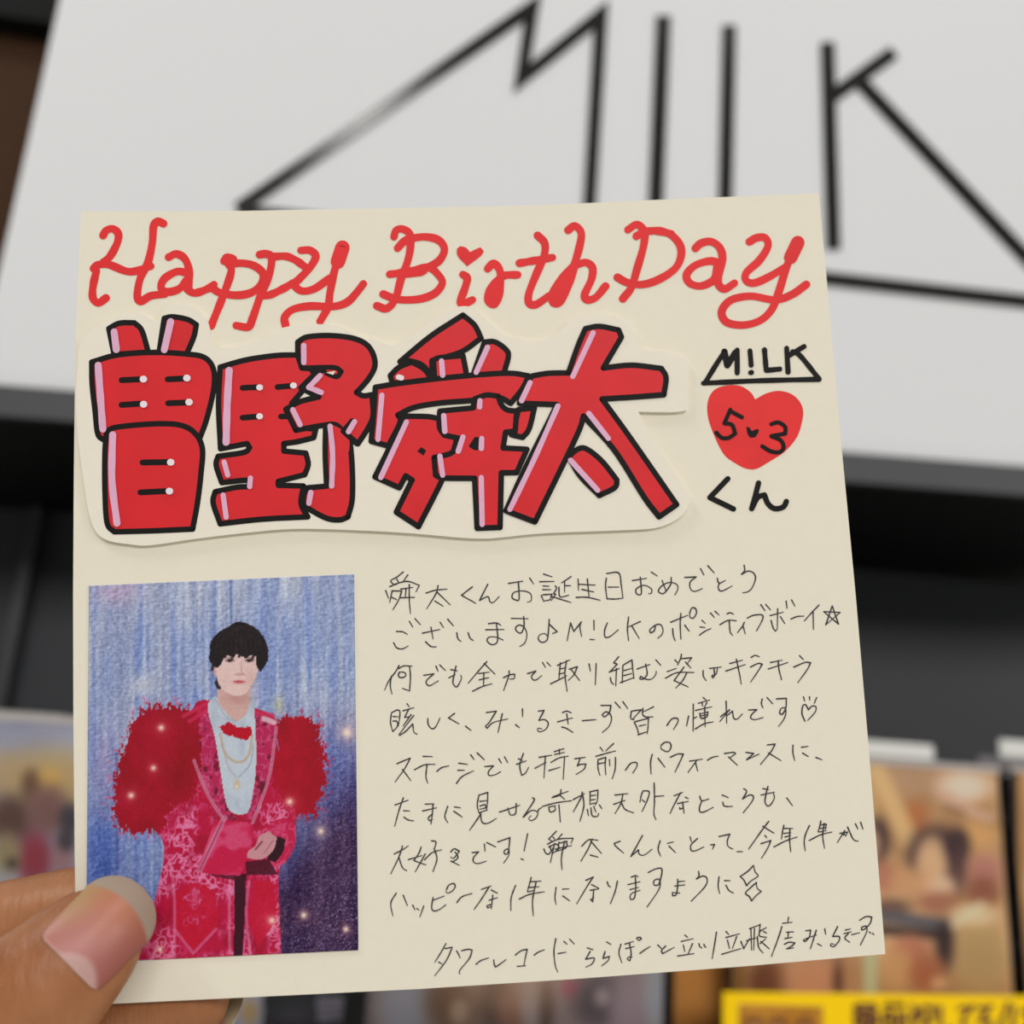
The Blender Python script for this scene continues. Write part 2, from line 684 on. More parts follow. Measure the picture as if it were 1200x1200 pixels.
def head(P, x, y, s, hair=(66, 44, 44), skin=(212, 170, 134)):
    P.spot(x, y - 0.1 * s, s, s * 1.15, hair, 1, 5)
    P.spot(x - 0.05 * s, y + 0.25 * s, s * 0.62, s * 0.85, skin, 1, 5)
    P.spot(x, y + 2.0 * s, s * 1.5, s * 1.1, skin, 0.6, 4)


def paint_right(P):
    warm(P, (196, 150, 92), 46)
    P.spot(1060, 915, 60, 26, (188, 150, 112), 0.8)
    P.spot(1130, 922, 34, 20, (226, 196, 174), 1, 4)  # pale spot and streak: glare on the wrap, painted into the cover
    P.line([(1108, 932), (1140, 952), (1160, 958)], 12, (206, 166, 136), 0.9)
    P.line([(1108, 946), (1128, 952)], 7, (150, 104, 70), 0.8)
    P.spot(1074, 958, 16, 22, (186, 112, 44), 1, 4)
    P.line([(1028, 905), (1066, 985)], 22, (220, 180, 112), 0.9)
    P.line([(1020, 930), (1040, 1010)], 10, (204, 168, 96), 0.8)
    P.spot(1140, 978, 34, 16, (216, 164, 84), 0.9, 4)
    P.spot(1096, 1002, 34, 36, (74, 46, 46), 1, 6)
    P.spot(1092, 1012, 20, 34, (214, 172, 122), 1, 6)
    P.spot(1122, 990, 16, 22, (70, 44, 48), 1, 5)
    P.spot(1100, 1038, 30, 12, (226, 186, 150), 0.9, 4)
    P.spot(1028, 985, 15, 28, (68, 44, 44), 1, 5)
    P.spot(1018, 990, 14, 22, (206, 160, 120), 1, 5)
    head(P, 930, 1000, 30)
    P.spot(1154, 1022, 22, 22, (188, 120, 102), 1, 4)
    P.spot(1152, 1046, 20, 20, (150, 84, 52), 1, 4)
    P.spot(1124, 1018, 9, 30, (96, 60, 62), 0.8, 4)
    P.spot(1036, 1028, 16, 20, (186, 112, 84), 0.9, 4)
    P.spot(1066, 1034, 26, 18, (204, 152, 96), 0.9, 4)
    P.spot(1044, 1064, 26, 12, (110, 76, 60), 0.9, 4)
    P.spot(1100, 1058, 26, 14, (170, 104, 70), 0.9, 4)
    P.line([(1030, 1073), (1108, 1084)], 15, (98, 94, 100), 1)
    P.line([(1030, 1090), (1110, 1096)], 12, (56, 38, 38), 0.9)
    P.spot(1108, 1108, 13, 30, (58, 38, 38), 1, 4)
    P.spot(1066, 1112, 24, 18, (196, 120, 80), 1, 4)
    P.spot(1052, 1136, 20, 26, (206, 156, 84), 1, 4)
    P.spot(1086, 1140, 22, 24, (178, 100, 48), 1, 4)
    P.spot(1100, 1152, 10, 8, (220, 170, 110), 0.9, 4)
    P.spot(1150, 1120, 32, 56, (186, 152, 88), 1, 4)
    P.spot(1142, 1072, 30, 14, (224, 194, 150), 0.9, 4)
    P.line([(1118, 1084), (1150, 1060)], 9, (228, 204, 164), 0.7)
    P.spot(900, 1150, 26, 30, (110, 56, 24), 0.9, 4)
    P.spot(955, 1148, 40, 30, (204, 142, 92), 1, 4)
    P.spot(982, 1150, 7, 26, (100, 60, 40), 0.9, 4)
    P.line([(1020, 1118), (1021, 1200)], 15, (188, 190, 140), 1)
    P.put(P.X < 872, (140, 96, 30))


def paint_far(P):
    warm(P, (186, 136, 66), 30)
    P.put(P.X < 1193, (58, 32, 14))
    head(P, 1290, 1010, 34)
    head(P, 1390, 990, 30)
    head(P, 1340, 1110, 38)


def paint_left(P):
    warm(P, (150, 152, 172), 22)
    P.spot(60, 915, 70, 40, (186, 158, 98), 1, 4)
    P.spot(0, 905, 36, 26, (180, 150, 100), 0.7, 4)
    P.spot(58, 912, 16, 12, (210, 168, 60), 0.9, 4)
    P.spot(36, 920, 12, 20, (104, 70, 40), 0.9, 4)
    P.spot(12, 960, 30, 30, (92, 58, 44), 1, 4)
    P.spot(56, 950, 26, 32, (128, 84, 78), 1, 4)
    P.spot(82, 960, 14, 20, (62, 52, 62), 1, 4)
    P.spot(40, 1006, 22, 32, (150, 26, 52), 1, 4)
    P.spot(74, 1005, 14, 24, (158, 108, 112), 0.9, 4)
    P.spot(78, 985, 12, 14, (58, 48, 58), 0.9, 4)
    P.spot(8, 1000, 18, 26, (150, 132, 88), 1, 4)
    P.spot(14, 1012, 8, 8, (70, 60, 44), 0.9, 4)
    P.spot(2, 1050, 30, 16, (168, 152, 132), 1, 4)
    for x in (-60, -140):
        head(P, x, 950, 30, (80, 56, 40))


def paint_low(P):
    warm(P, (150, 152, 168), 18)
    P.spot(285, 1172, 26, 40, (176, 172, 190), 1, 4)
    P.spot(292, 1186, 10, 16, (196, 160, 80), 0.9, 4)
    P.put((P.X > 308) & (P.X < 418), (34, 33, 40))
    P.spot(345, 1190, 26, 16, (74, 70, 80), 0.8)
    P.put((P.X > 372) & (P.X < 408) & (P.Y > 1168) & (P.Y < 1196), (132, 126, 142))
    for y in (1175, 1183, 1190):
        P.line([(376, y), (404, y)], 3, (88, 80, 96), 0.9)
    head(P, 200, 1040, 50)
    P.put(P.X > 418, (158, 158, 168))


def paint_mid(P):
    warm(P, (140, 120, 118), 26)
    P.spot(480, 1180, 40, 50, (158, 156, 166), 1, 4)
    P.spot(530, 1176, 34, 40, (124, 88, 56), 1, 4)
    P.spot(538, 1186, 12, 16, (186, 156, 130), 0.9, 4)
    P.spot(580, 1170, 20, 40, (72, 46, 32), 1, 4)
    P.spot(600, 1185, 18, 30, (128, 80, 56), 1, 4)
    P.spot(622, 1170, 14, 34, (150, 138, 148), 1, 4)
    P.spot(640, 1180, 10, 40, (82, 58, 48), 1, 4)
    P.spot(668, 1158, 12, 12, (170, 60, 90), 0.9, 4)
    P.spot(700, 1175, 30, 30, (90, 74, 80), 1, 4)
    P.spot(706, 1168, 10, 12, (180, 158, 156), 0.8, 4)
    P.spot(735, 1185, 22, 40, (150, 128, 136), 1, 4)
    P.spot(770, 1170, 16, 50, (150, 150, 158), 1, 4)
    head(P, 600, 1040, 50)
    P.put(P.X > 778, (88, 86, 88))


def paint_behind(P):
    warm(P, (190, 126, 22), 14)
    P.put(P.X > 851, (70, 34, 12))


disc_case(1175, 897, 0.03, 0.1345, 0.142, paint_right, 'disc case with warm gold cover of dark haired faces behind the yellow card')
disc_case(1318, 905, 0.03, 0.060, 0.142, paint_far, 'disc case cut by the right edge of the picture, dark left margin')
disc_case(788, 884, 0.03, 0.137, 0.142, paint_mid, 'mauve and brown disc case below the middle of the card')
disc_case(464, 868, 0.03, 0.137, 0.142, paint_low, 'silver and black disc case below the card beside the fingertip')
disc_case(200, 846, 0.015, 0.137, 0.142, paint_left, 'silver blue and crimson disc case left of the card above the hand')
disc_case(1130, 905, 0.048, 0.146, 0.142, paint_behind, 'orange edged disc case standing behind the gold one')

# --- frosted divider cards that stick up behind the cases
for x0, x1, yt, lab in ((905, 1094, 859, 'frosted divider card with tab behind the gold disc case'),
                        (1171, 1300, 866, 'frosted divider card with tab at the right edge of the picture'),
                        (-150, 100, 825, 'frosted divider card with tab behind the silver blue disc case')):
    a, b = shelf(x0, yt, 0.066), shelf(x1, yt, 0.066)
    root = empty('divider_card', ((a.x + b.x) / 2, YS + 0.066, zlow))
    bpy.context.view_layer.update()
    tag(root, lab, 'divider', 'divider cards between the disc cases')
    box('tab', a.x, b.x, YS + 0.066, YS + 0.068, a.z - 0.009, a.z, M['frost'], root, 0.0008)
    box('panel', a.x - 0.012, b.x + 0.026, YS + 0.0665, YS + 0.0675, zlow + 0.0004, a.z - 0.0092, M['greysleeve'], root)

# --- yellow card in front of the right-hand cases
yc = prism('price_card', [(846, 1162), (1300, 1168), (1300, 1275), (846, 1270)], -0.0016, -0.0002, M['yellow'])
tag(yc, 'bright yellow shop card with dark red lettering along the bottom edge', 'price card')


def flat_on_yellow(sts, wd, name, m):
    v, f = [], []
    for pts in sts:
        poly = seg_poly(pts, wd)
        n = len(poly)
        b0 = len(v)
        base = [shelf(x, y, -0.0018) for x, y in poly]
        v += [tuple(p) for p in base]
        h = n // 2
        for i in range(h - 1):
            f.append((b0 + i, b0 + i + 1, b0 + n - 2 - i, b0 + n - 1 - i))
    return link(name, v, f, m, yc)


glyphs = parse('''1002,1178 1026,1178; 1002,1185 1026,1185; 1002,1178 1002,1185; 1026,1178 1026,1185; 999,1191 1030,1191; 1003,1191 1003,1215; 1012,1191 1012,1212; 1003,1200 1012,1200; 1016,1197 1028,1197 1016,1216; 1016,1200 1029,1216;
1036,1178 1060,1178; 1040,1174 1043,1180; 1056,1174 1052,1180; 1036,1186 1046,1186; 1036,1186 1036,1214; 1046,1186 1046,1214; 1036,1196 1046,1196; 1053,1186 1053,1205; 1060,1184 1060,1214;
1068,1176 1074,1186 1066,1196; 1074,1186 1070,1214; 1080,1180 1094,1180 1094,1192 1080,1192 1080,1180; 1087,1192 1087,1214; 1080,1200 1094,1210;
1102,1178 1102,1206 1108,1212 1116,1204; 1122,1182 1140,1180 1128,1194 1132,1210; 1146,1182 1160,1180 1148,1196 1160,1196 1158,1210 1148,1212;
1182,1174 1168,1214; 1188,1178 1186,1212; 1196,1186 1212,1186; 1205,1178 1205,1210; 1220,1184 1240,1184; 1230,1178 1230,1210''')
flat_on_yellow(glyphs, 5.4, 'lettering', M['maroon'])
PP = Paint(866, 1176, 966, 1236, 80, 50, 5)
PP.C[:] = (176, 118, 22)
PP.C += (PP.noise(20, 20, 2)[..., None] - 0.5) * 40
for hx in (884, 912, 944):
    PP.spot(hx, 1200, 12, 10, (96, 50, 16), 0.9, 4)
    PP.spot(hx, 1206, 7, 8, (200, 146, 90), 0.8, 4)
pa, pb = shelf(866, 1176, -0.0020), shelf(966, 1236, -0.0020)
pts = cover_points(pa.x, pb.x, pb.z, pa.z, YS - 0.0020, 80, 50)
PP.build('picture_panel', pts, M['cover'], yc, (0, 0.0003, 0))

# ================================================================== the greeting card
bpy.context.view_layer.update()
outline = [(95, 247.5), (200, 247.8), (290, 247), (430, 244.6), (630, 240.6), (770, 234.2), (870, 230), (960, 226.5),
           (983, 490), (1003, 700), (1020, 900), (1037.5, 1118),
           (870, 1132.6), (670, 1147.5), (490, 1159), (320, 1167.3), (130, 1176.5), (90, 1178.5),
           (87.5, 1000), (86, 850), (85.6, 700), (86.5, 560), (88, 420), (91, 330)]
gc = sheet('greeting_card', outline, -0.0005, 0.0, M['paper'], None)
gc.matrix_world = CARD_M
bpy.context.view_layer.update()
tag(gc, 'square cream handwritten birthday card held up in front of the sign', 'card')

# --- headline, red marker
H1 = crop('''185,215 205,182 250,168 290,200 285,265 235,360 185,405; 118,448 150,422 230,422 350,467 430,462 520,430; 138,465 116,560 112,650 150,690 205,655;
610,132 570,117 540,150 530,270 500,405 445,520 425,640 450,678 520,640 620,628;
645,368 700,345 760,380 790,470 785,590; 765,475 700,470 615,520 592,585 640,612 720,590 770,530; 778,595 830,620 920,590 965,560;
1075,400 1085,470 1040,610 945,850; 1035,395 1070,370 1105,390 1070,425''', 90, 240, 6)
H2 = crop('''60,415 150,410 230,430 288,480 280,550 220,610 120,635 0,622 -65,588; 265,350 310,345 350,372 330,500 270,640 215,800 185,858 100,848;
355,365 450,362 520,390 590,440; 280,640 340,632 430,590 500,550; 555,320 620,320 660,362 620,440 545,520 510,560 560,605 650,590 760,515;
845,310 815,390 785,490 760,620 745,720 690,820; 448,850 442,790 500,735 620,712 780,715 880,685 945,620 995,555''', 260, 240, 6)
H3 = crop('''190,225 205,180 250,170 300,205 305,300 285,400 240,520 200,660 140,728 70,710; 215,305 260,258 300,240 400,225 500,245 545,310 510,390 430,440;
160,488 300,470 430,440 500,490 530,550 480,620 380,660 250,668 170,650 115,628; 230,478 320,472 400,462; 675,490 705,515 690,585 655,685 690,692 742,668;
850,448 890,412 930,450 935,520 870,590 850,670 895,700 930,630 940,540; 880,570 960,500 1060,492; 895,590 890,660''', 430, 240, 6)
H4 = crop('''240,215 290,270 285,360 230,490 180,620 180,690 230,700 320,640; 112,410 230,390 345,370; 455,178 500,148 545,190 540,270 500,410 430,560 350,690;
500,420 410,520 345,620 350,685 400,680 460,560 500,430; 425,540 400,600; 520,420 580,405 625,440 620,520 572,630 590,668 650,650 718,572;
875,175 940,138 990,190 985,290 940,450 900,580 840,660; 935,220 990,190 1090,182 1180,205''', 590, 240, 6)
H5 = crop('''0,305 90,325 160,400 168,485 120,575 0,650 -110,680 -210,665 -278,630; 270,425 310,390 380,378 440,420 460,500 430,640 440,690 480,710 545,670;
440,530 370,515 270,545 208,610 230,670 310,690 400,645 420,560; 650,380 700,352 760,352 780,410 720,510 630,595 625,650 680,670 780,630 900,560;
980,375 940,480 900,590 860,720 810,850 730,930 610,965 490,945 455,870 520,790 660,762 830,788 950,750 1050,680''', 770, 220, 6)
ink = Ink(0.00006)
for s in (H1, H2, H3, H4, H5):
    ink.strokes(s, 9.1, wob=0.05, corner=112)
ink.stroke([(260 + 848 / 6, 240 + 300 / 6), (260 + 815 / 6, 240 + 400 / 6)], 17)
ink.stroke([(770 + 990 / 6, 220 + 385 / 6), (770 + 940 / 6, 220 + 490 / 6)], 16)
ink.stroke([(430 + 250 / 6, 240 + 480 / 6), (430 + 380 / 6, 240 + 465 / 6)], 12)
ink.stroke([(90 + 1060 / 6, 240 + 385 / 6), (90 + 1080 / 6, 240 + 400 / 6)], 15)
ink.stroke([(430 + 890 / 6, 240 + 600 / 6), (430 + 890 / 6, 240 + 670 / 6)], 13)
ink.poly(crop('655,290 632,310 638,360 705,432 800,360 822,325 798,298 765,312 725,332 695,300', 430, 240, 6)[0])
o = ink.build('headline_lettering', M['red'], gc)
o['label'] = 'red marker headline lettering'

# --- small line drawing with the same letters as the sign
ink = Ink(0.00008)
ink.strokes(crop('''130,345 185,255 245,160 258,238 320,150 320,285; 122,345 460,330 800,322; 798,318 690,185 645,160; 610,140 618,280; 712,130 625,182; 395,155 402,240;
398,283 404,282; 480,150 490,270 570,262''', 800, 380, 5), 6.0, wob=0.05)
ink.strokes(crop('265,905 160,1015 298,1082; 445,930 425,1010 405,1080 440,1015 480,1000 500,1050 540,1080 590,1070 608,1038', 800, 380, 5), 6.4)
ink.strokes(crop('''280,500 245,580 290,590 308,640 270,665 230,665 197,635; 282,510 348,545; 520,585 560,575 600,600 602,640 520,655 575,680 592,720 570,748 520,745 467,715''', 800, 380, 5), 4.8)
ink.poly(crop('373,603 382,600 392,606 405,626 428,616 443,613 447,622 440,642 425,662 395,664 380,642', 800, 380, 5)[0], False)
ink.strokes(crop('245,160 262,240; 262,240 310,165', 800, 380, 5), 7.5)
heart = Ink(0.00004)
heart.poly(crop('''425,440 400,400 340,362 260,358 185,385 148,450 148,540 180,640 240,760 310,815 370,845 430,848 500,810 600,745 670,660 700,570 705,500 680,445 630,405 560,390 490,405''', 800, 380, 5)[0])
o = heart.build('heart_drawing', M['heart'], gc)
o['label'] = 'red marker heart'
o = ink.build('marker_writing', M['black'], gc)
o['label'] = 'black marker writing'

# --- the stuck-on cutout
cut = ([(80 + x / 4, 350 + y / 4) for x, y in [(36, 450), (42, 330), (55, 215), (100, 160), (200, 92), (280, 66), (350, 76), (405, 102), (425, 95), (445, 55), (500, 26), (580, 36), (640, 82), (662, 140)]]
       + [(230 + x / 4.286, 370 + y / 4.286) for x, y in [(75, 110), (105, 150), (180, 158), (300, 125), (430, 62), (560, 45), (680, 47), (780, 82), (860, 120)]]
       + [(420 + x / 4, 350 + y / 4) for x, y in [(60, 182), (120, 208), (180, 213), (270, 158), (400, 62), (480, 36), (545, 46), (600, 98), (680, 168), (760, 190)]]
       + [(580 + x / 4, 350 + y / 4) for x, y in [(140, 195), (220, 195), (290, 165), (360, 102), (430, 73), (540, 76), (630, 115), (655, 180), (690, 238), (800, 250), (875, 272), (902, 300), (902, 490), (870, 528), (672, 530), (760, 690), (900, 905), (906, 970), (860, 1030), (760, 1073), (600, 1085), (300, 1096), (160, 1105)]]
       + [(420 + x / 4, 350 + y / 4) for x, y in [(700, 1116), (600, 1124), (480, 1120), (250, 1100)]]
       + [(230 + x / 4.286, 370 + y / 4.286) for x, y in [(820, 1078), (500, 1070), (250, 1090)]]
       + [(80 + x / 4, 350 + y / 4) for x, y in [(600, 1125), (380, 1156), (280, 1150), (190, 1135), (135, 1098), (95, 1000), (50, 700), (38, 560)]])
CH = 0.00075
ct = sheet('name_cutout', cut, 0.00002, CH, M['cutout'], gc, smooth=True)
ct['label'] = 'cut-out paper with outlined red characters'

OW = 6.6
fill, line, hil = Ink(CH + 0.00002), Ink(CH + 0.00002), Ink(CH + 0.00017)
hd = Ink(CH + 0.00021)
fill.ks = line.ks = 3e-7
level = [0]


def glyph(pts, ox, oy, k, closed=True, ow=OW, corner=48):
    """filled shape with its black outline over what was drawn before"""
    p = crop(pts, ox, oy, k)[0]
    level[0] += 1
    fill.h = CH + 0.00002 + level[0] * 5e-6
    line.h = fill.h + 2.5e-6
    fill.k = line.k = 0
    fill.poly(p, True, corner)
    n0 = len(line.v)
    line.stroke(p, ow, closed=True, corner=corner)


def patch(pts, ox, oy, k):
    level[0] += 1
    fill.h = CH + 0.00002 + level[0] * 5e-6
    fill.k = 0
    fill.poly(crop(pts, ox, oy, k)[0], True)


def dash(pts, ox, oy, k, wd):
    level[0] += 1
    line.h = CH + 0.00002 + level[0] * 5e-6
    line.k = 0
    line.strokes(crop(pts, ox, oy, k), wd)


def blot(pts, ox, oy, k):
    level[0] += 1
    line.h = CH + 0.00002 + level[0] * 5e-6
    line.k = 0
    line.poly(crop(pts, ox, oy, k)[0], True)


def pink(pts, ox, oy, k, wd=6.4):
    hil.k += 0
    hil.strokes(crop(pts, ox, oy, k), wd, wob=0.04)


def dots(pts, ox, oy, k, r):
    for x, y in crop(pts, ox, oy, k)[0]:
        hd.stroke([(x - 0.4, y), (x + 0.4, y)], 2 * r)


A = (80, 350, 4)
glyph('190,140 240,115 310,113 345,150 375,250 215,262', *A)
glyph('450,92 490,85 560,98 600,122 588,180 555,258 425,258', *A)
glyph('110,297 230,264 400,252 560,260 640,277 680,330 682,420 650,560 618,650 400,640 162,660 138,632 125,520 112,400', *A)
glyph('180,622 230,602 400,587 520,592 590,627 628,700 622,820 605,960 583,1080 400,1088 215,1093 182,1050 172,900 172,720', *A)
dash('250,382 332,378; 466,378 545,374; 250,498 335,492; 468,490 550,487; 348,768 470,766; 338,908 460,902', *A, 7.0)
pink('140,312 150,450 162,612; 208,638 205,850 228,1052; 215,155 225,238; 480,108 450,240', *A, 8.2)
dots('352,377 556,372 353,495 566,485 480,767 474,902', *A, 4.0)
B = (230, 370, 4.286)
glyph('''120,258 250,222 400,200 520,197 600,300 480,440 500,560 600,570 590,612 510,632 440,642 440,680 550,690 562,745 545,798 412,832 412,852 538,855 527,945 560,1010 330,1022 120,1045 85,940
95,884 200,862 265,858 268,835 250,826 128,838 100,750 110,706 240,686 268,662 255,642 122,668 112,450''', *B)
glyph('650,545 770,600 783,760 783,920 762,1010 720,1025 650,1015 538,955 540,900 560,864 655,856 648,700', *B)
glyph('''510,132 560,106 680,100 800,117 870,160 898,240 870,310 805,386 838,402 882,397 888,500 862,565 812,643 740,582 700,548 640,550 500,575 450,470 520,432 615,408 525,362 590,300 640,272 530,262 512,200''', *B)
patch('666,540 735,575 768,625 768,680 662,680', *B)
dash('783,527 737,580 806,643', *B, 6.0)
dash('545,262 690,260 728,280 706,306 655,290', *B, 6.0)
dash('232,362 320,358; 408,358 485,351; 232,512 320,505; 425,506 462,505', *B, 6.6)
pink('540,150 540,235; 622,300 565,360 628,385; 485,472 522,548; 672,555 685,700 680,855; 795,532 765,582; 140,735 158,800; 135,900 150,1012; 272,815 268,858; 575,888 566,942', *B, 6.2)
pink('165,275 155,450 150,635', *B, 8.4)
dots('318,360 488,350 318,505', *B, 3.6)
wh = Ink(CH + 0.00018)
wh.poly(crop('652,285 700,277 688,297', *B)[0], False)
Cc = (420, 350, 4)
glyph('750,520 825,512 800,610 770,650 718,638 740,560', *Cc)
glyph('195,295 340,175 490,77 545,125 575,185 480,250 345,290 345,370 300,312 230,290', *Cc)
glyph('150,360 190,322 250,297 310,332 350,390 160,396', *Cc)
glyph('352,290 380,277 490,267 505,350 500,382 358,392', *Cc)
glyph('592,203 640,203 690,237 703,270 682,350 535,366', *Cc)
glyph('80,415 200,396 400,372 600,354 720,350 798,362 770,420 715,490 650,462 530,477 380,489 260,510 185,545 195,580 140,690 60,668 70,560', *Cc)
glyph('215,550 370,562 450,640 450,700 392,850 282,1068 178,1000 252,850 222,830 192,886 78,835 150,690', *Cc)
glyph('382,527 538,512 545,470 600,452 655,457 672,500 700,522 742,527 735,620 690,626 678,700 790,706 742,815 670,816 664,1072 557,1076 545,842 400,840 362,828 355,745 440,720 475,655 402,640 380,600', *Cc)
blot('275,715 295,695 318,712 305,736', *Cc)
blot('516,692 545,648 580,650 580,706 545,710', *Cc)
dash('440,722 475,655', *Cc, 3.0)
pink('605,228 552,345; 390,292 395,358; 110,452 92,660; 225,578 105,838; 400,548 405,622; 490,648 468,715; 578,655 576,702; 382,738 395,828; 570,478 568,508; 576,838 580,1058', *Cc, 6.2)
dots('190,368 200,371', *Cc, 3.2)
D = (580, 350, 4)
glyph('425,140 490,130 580,147 593,180 508,325 640,312 780,327 802,370 792,450 660,460 502,470 640,660 852,965 770,1022 700,930 560,710 415,550 380,650 188,1046 52,994 140,800 260,560 290,496 115,490 132,420 175,362 250,350 345,348 390,220', *D, corner=40)
glyph('345,740 390,705 430,705 500,760 572,850 562,885 490,922 400,830', *D)
pink('460,160 365,365; 165,393 125,478; 295,503 180,760 70,988; 440,538 532,655; 355,758 482,898', *D, 6.2)
o = fill.build('character_fill', M['fill'], ct)
o['label'] = 'red fill of the characters'
o = line.build('character_outline', M['black'], ct)
o['label'] = 'black outline of the characters'
o = hil.build('highlight_strokes', M['pink'], ct)
o['label'] = 'pale pink highlight strokes'
o = hd.build('highlight_dots', M['dot'], ct)
o['label'] = 'white highlight dots'
wh.build('paper_gap', M['cutout'], ct)

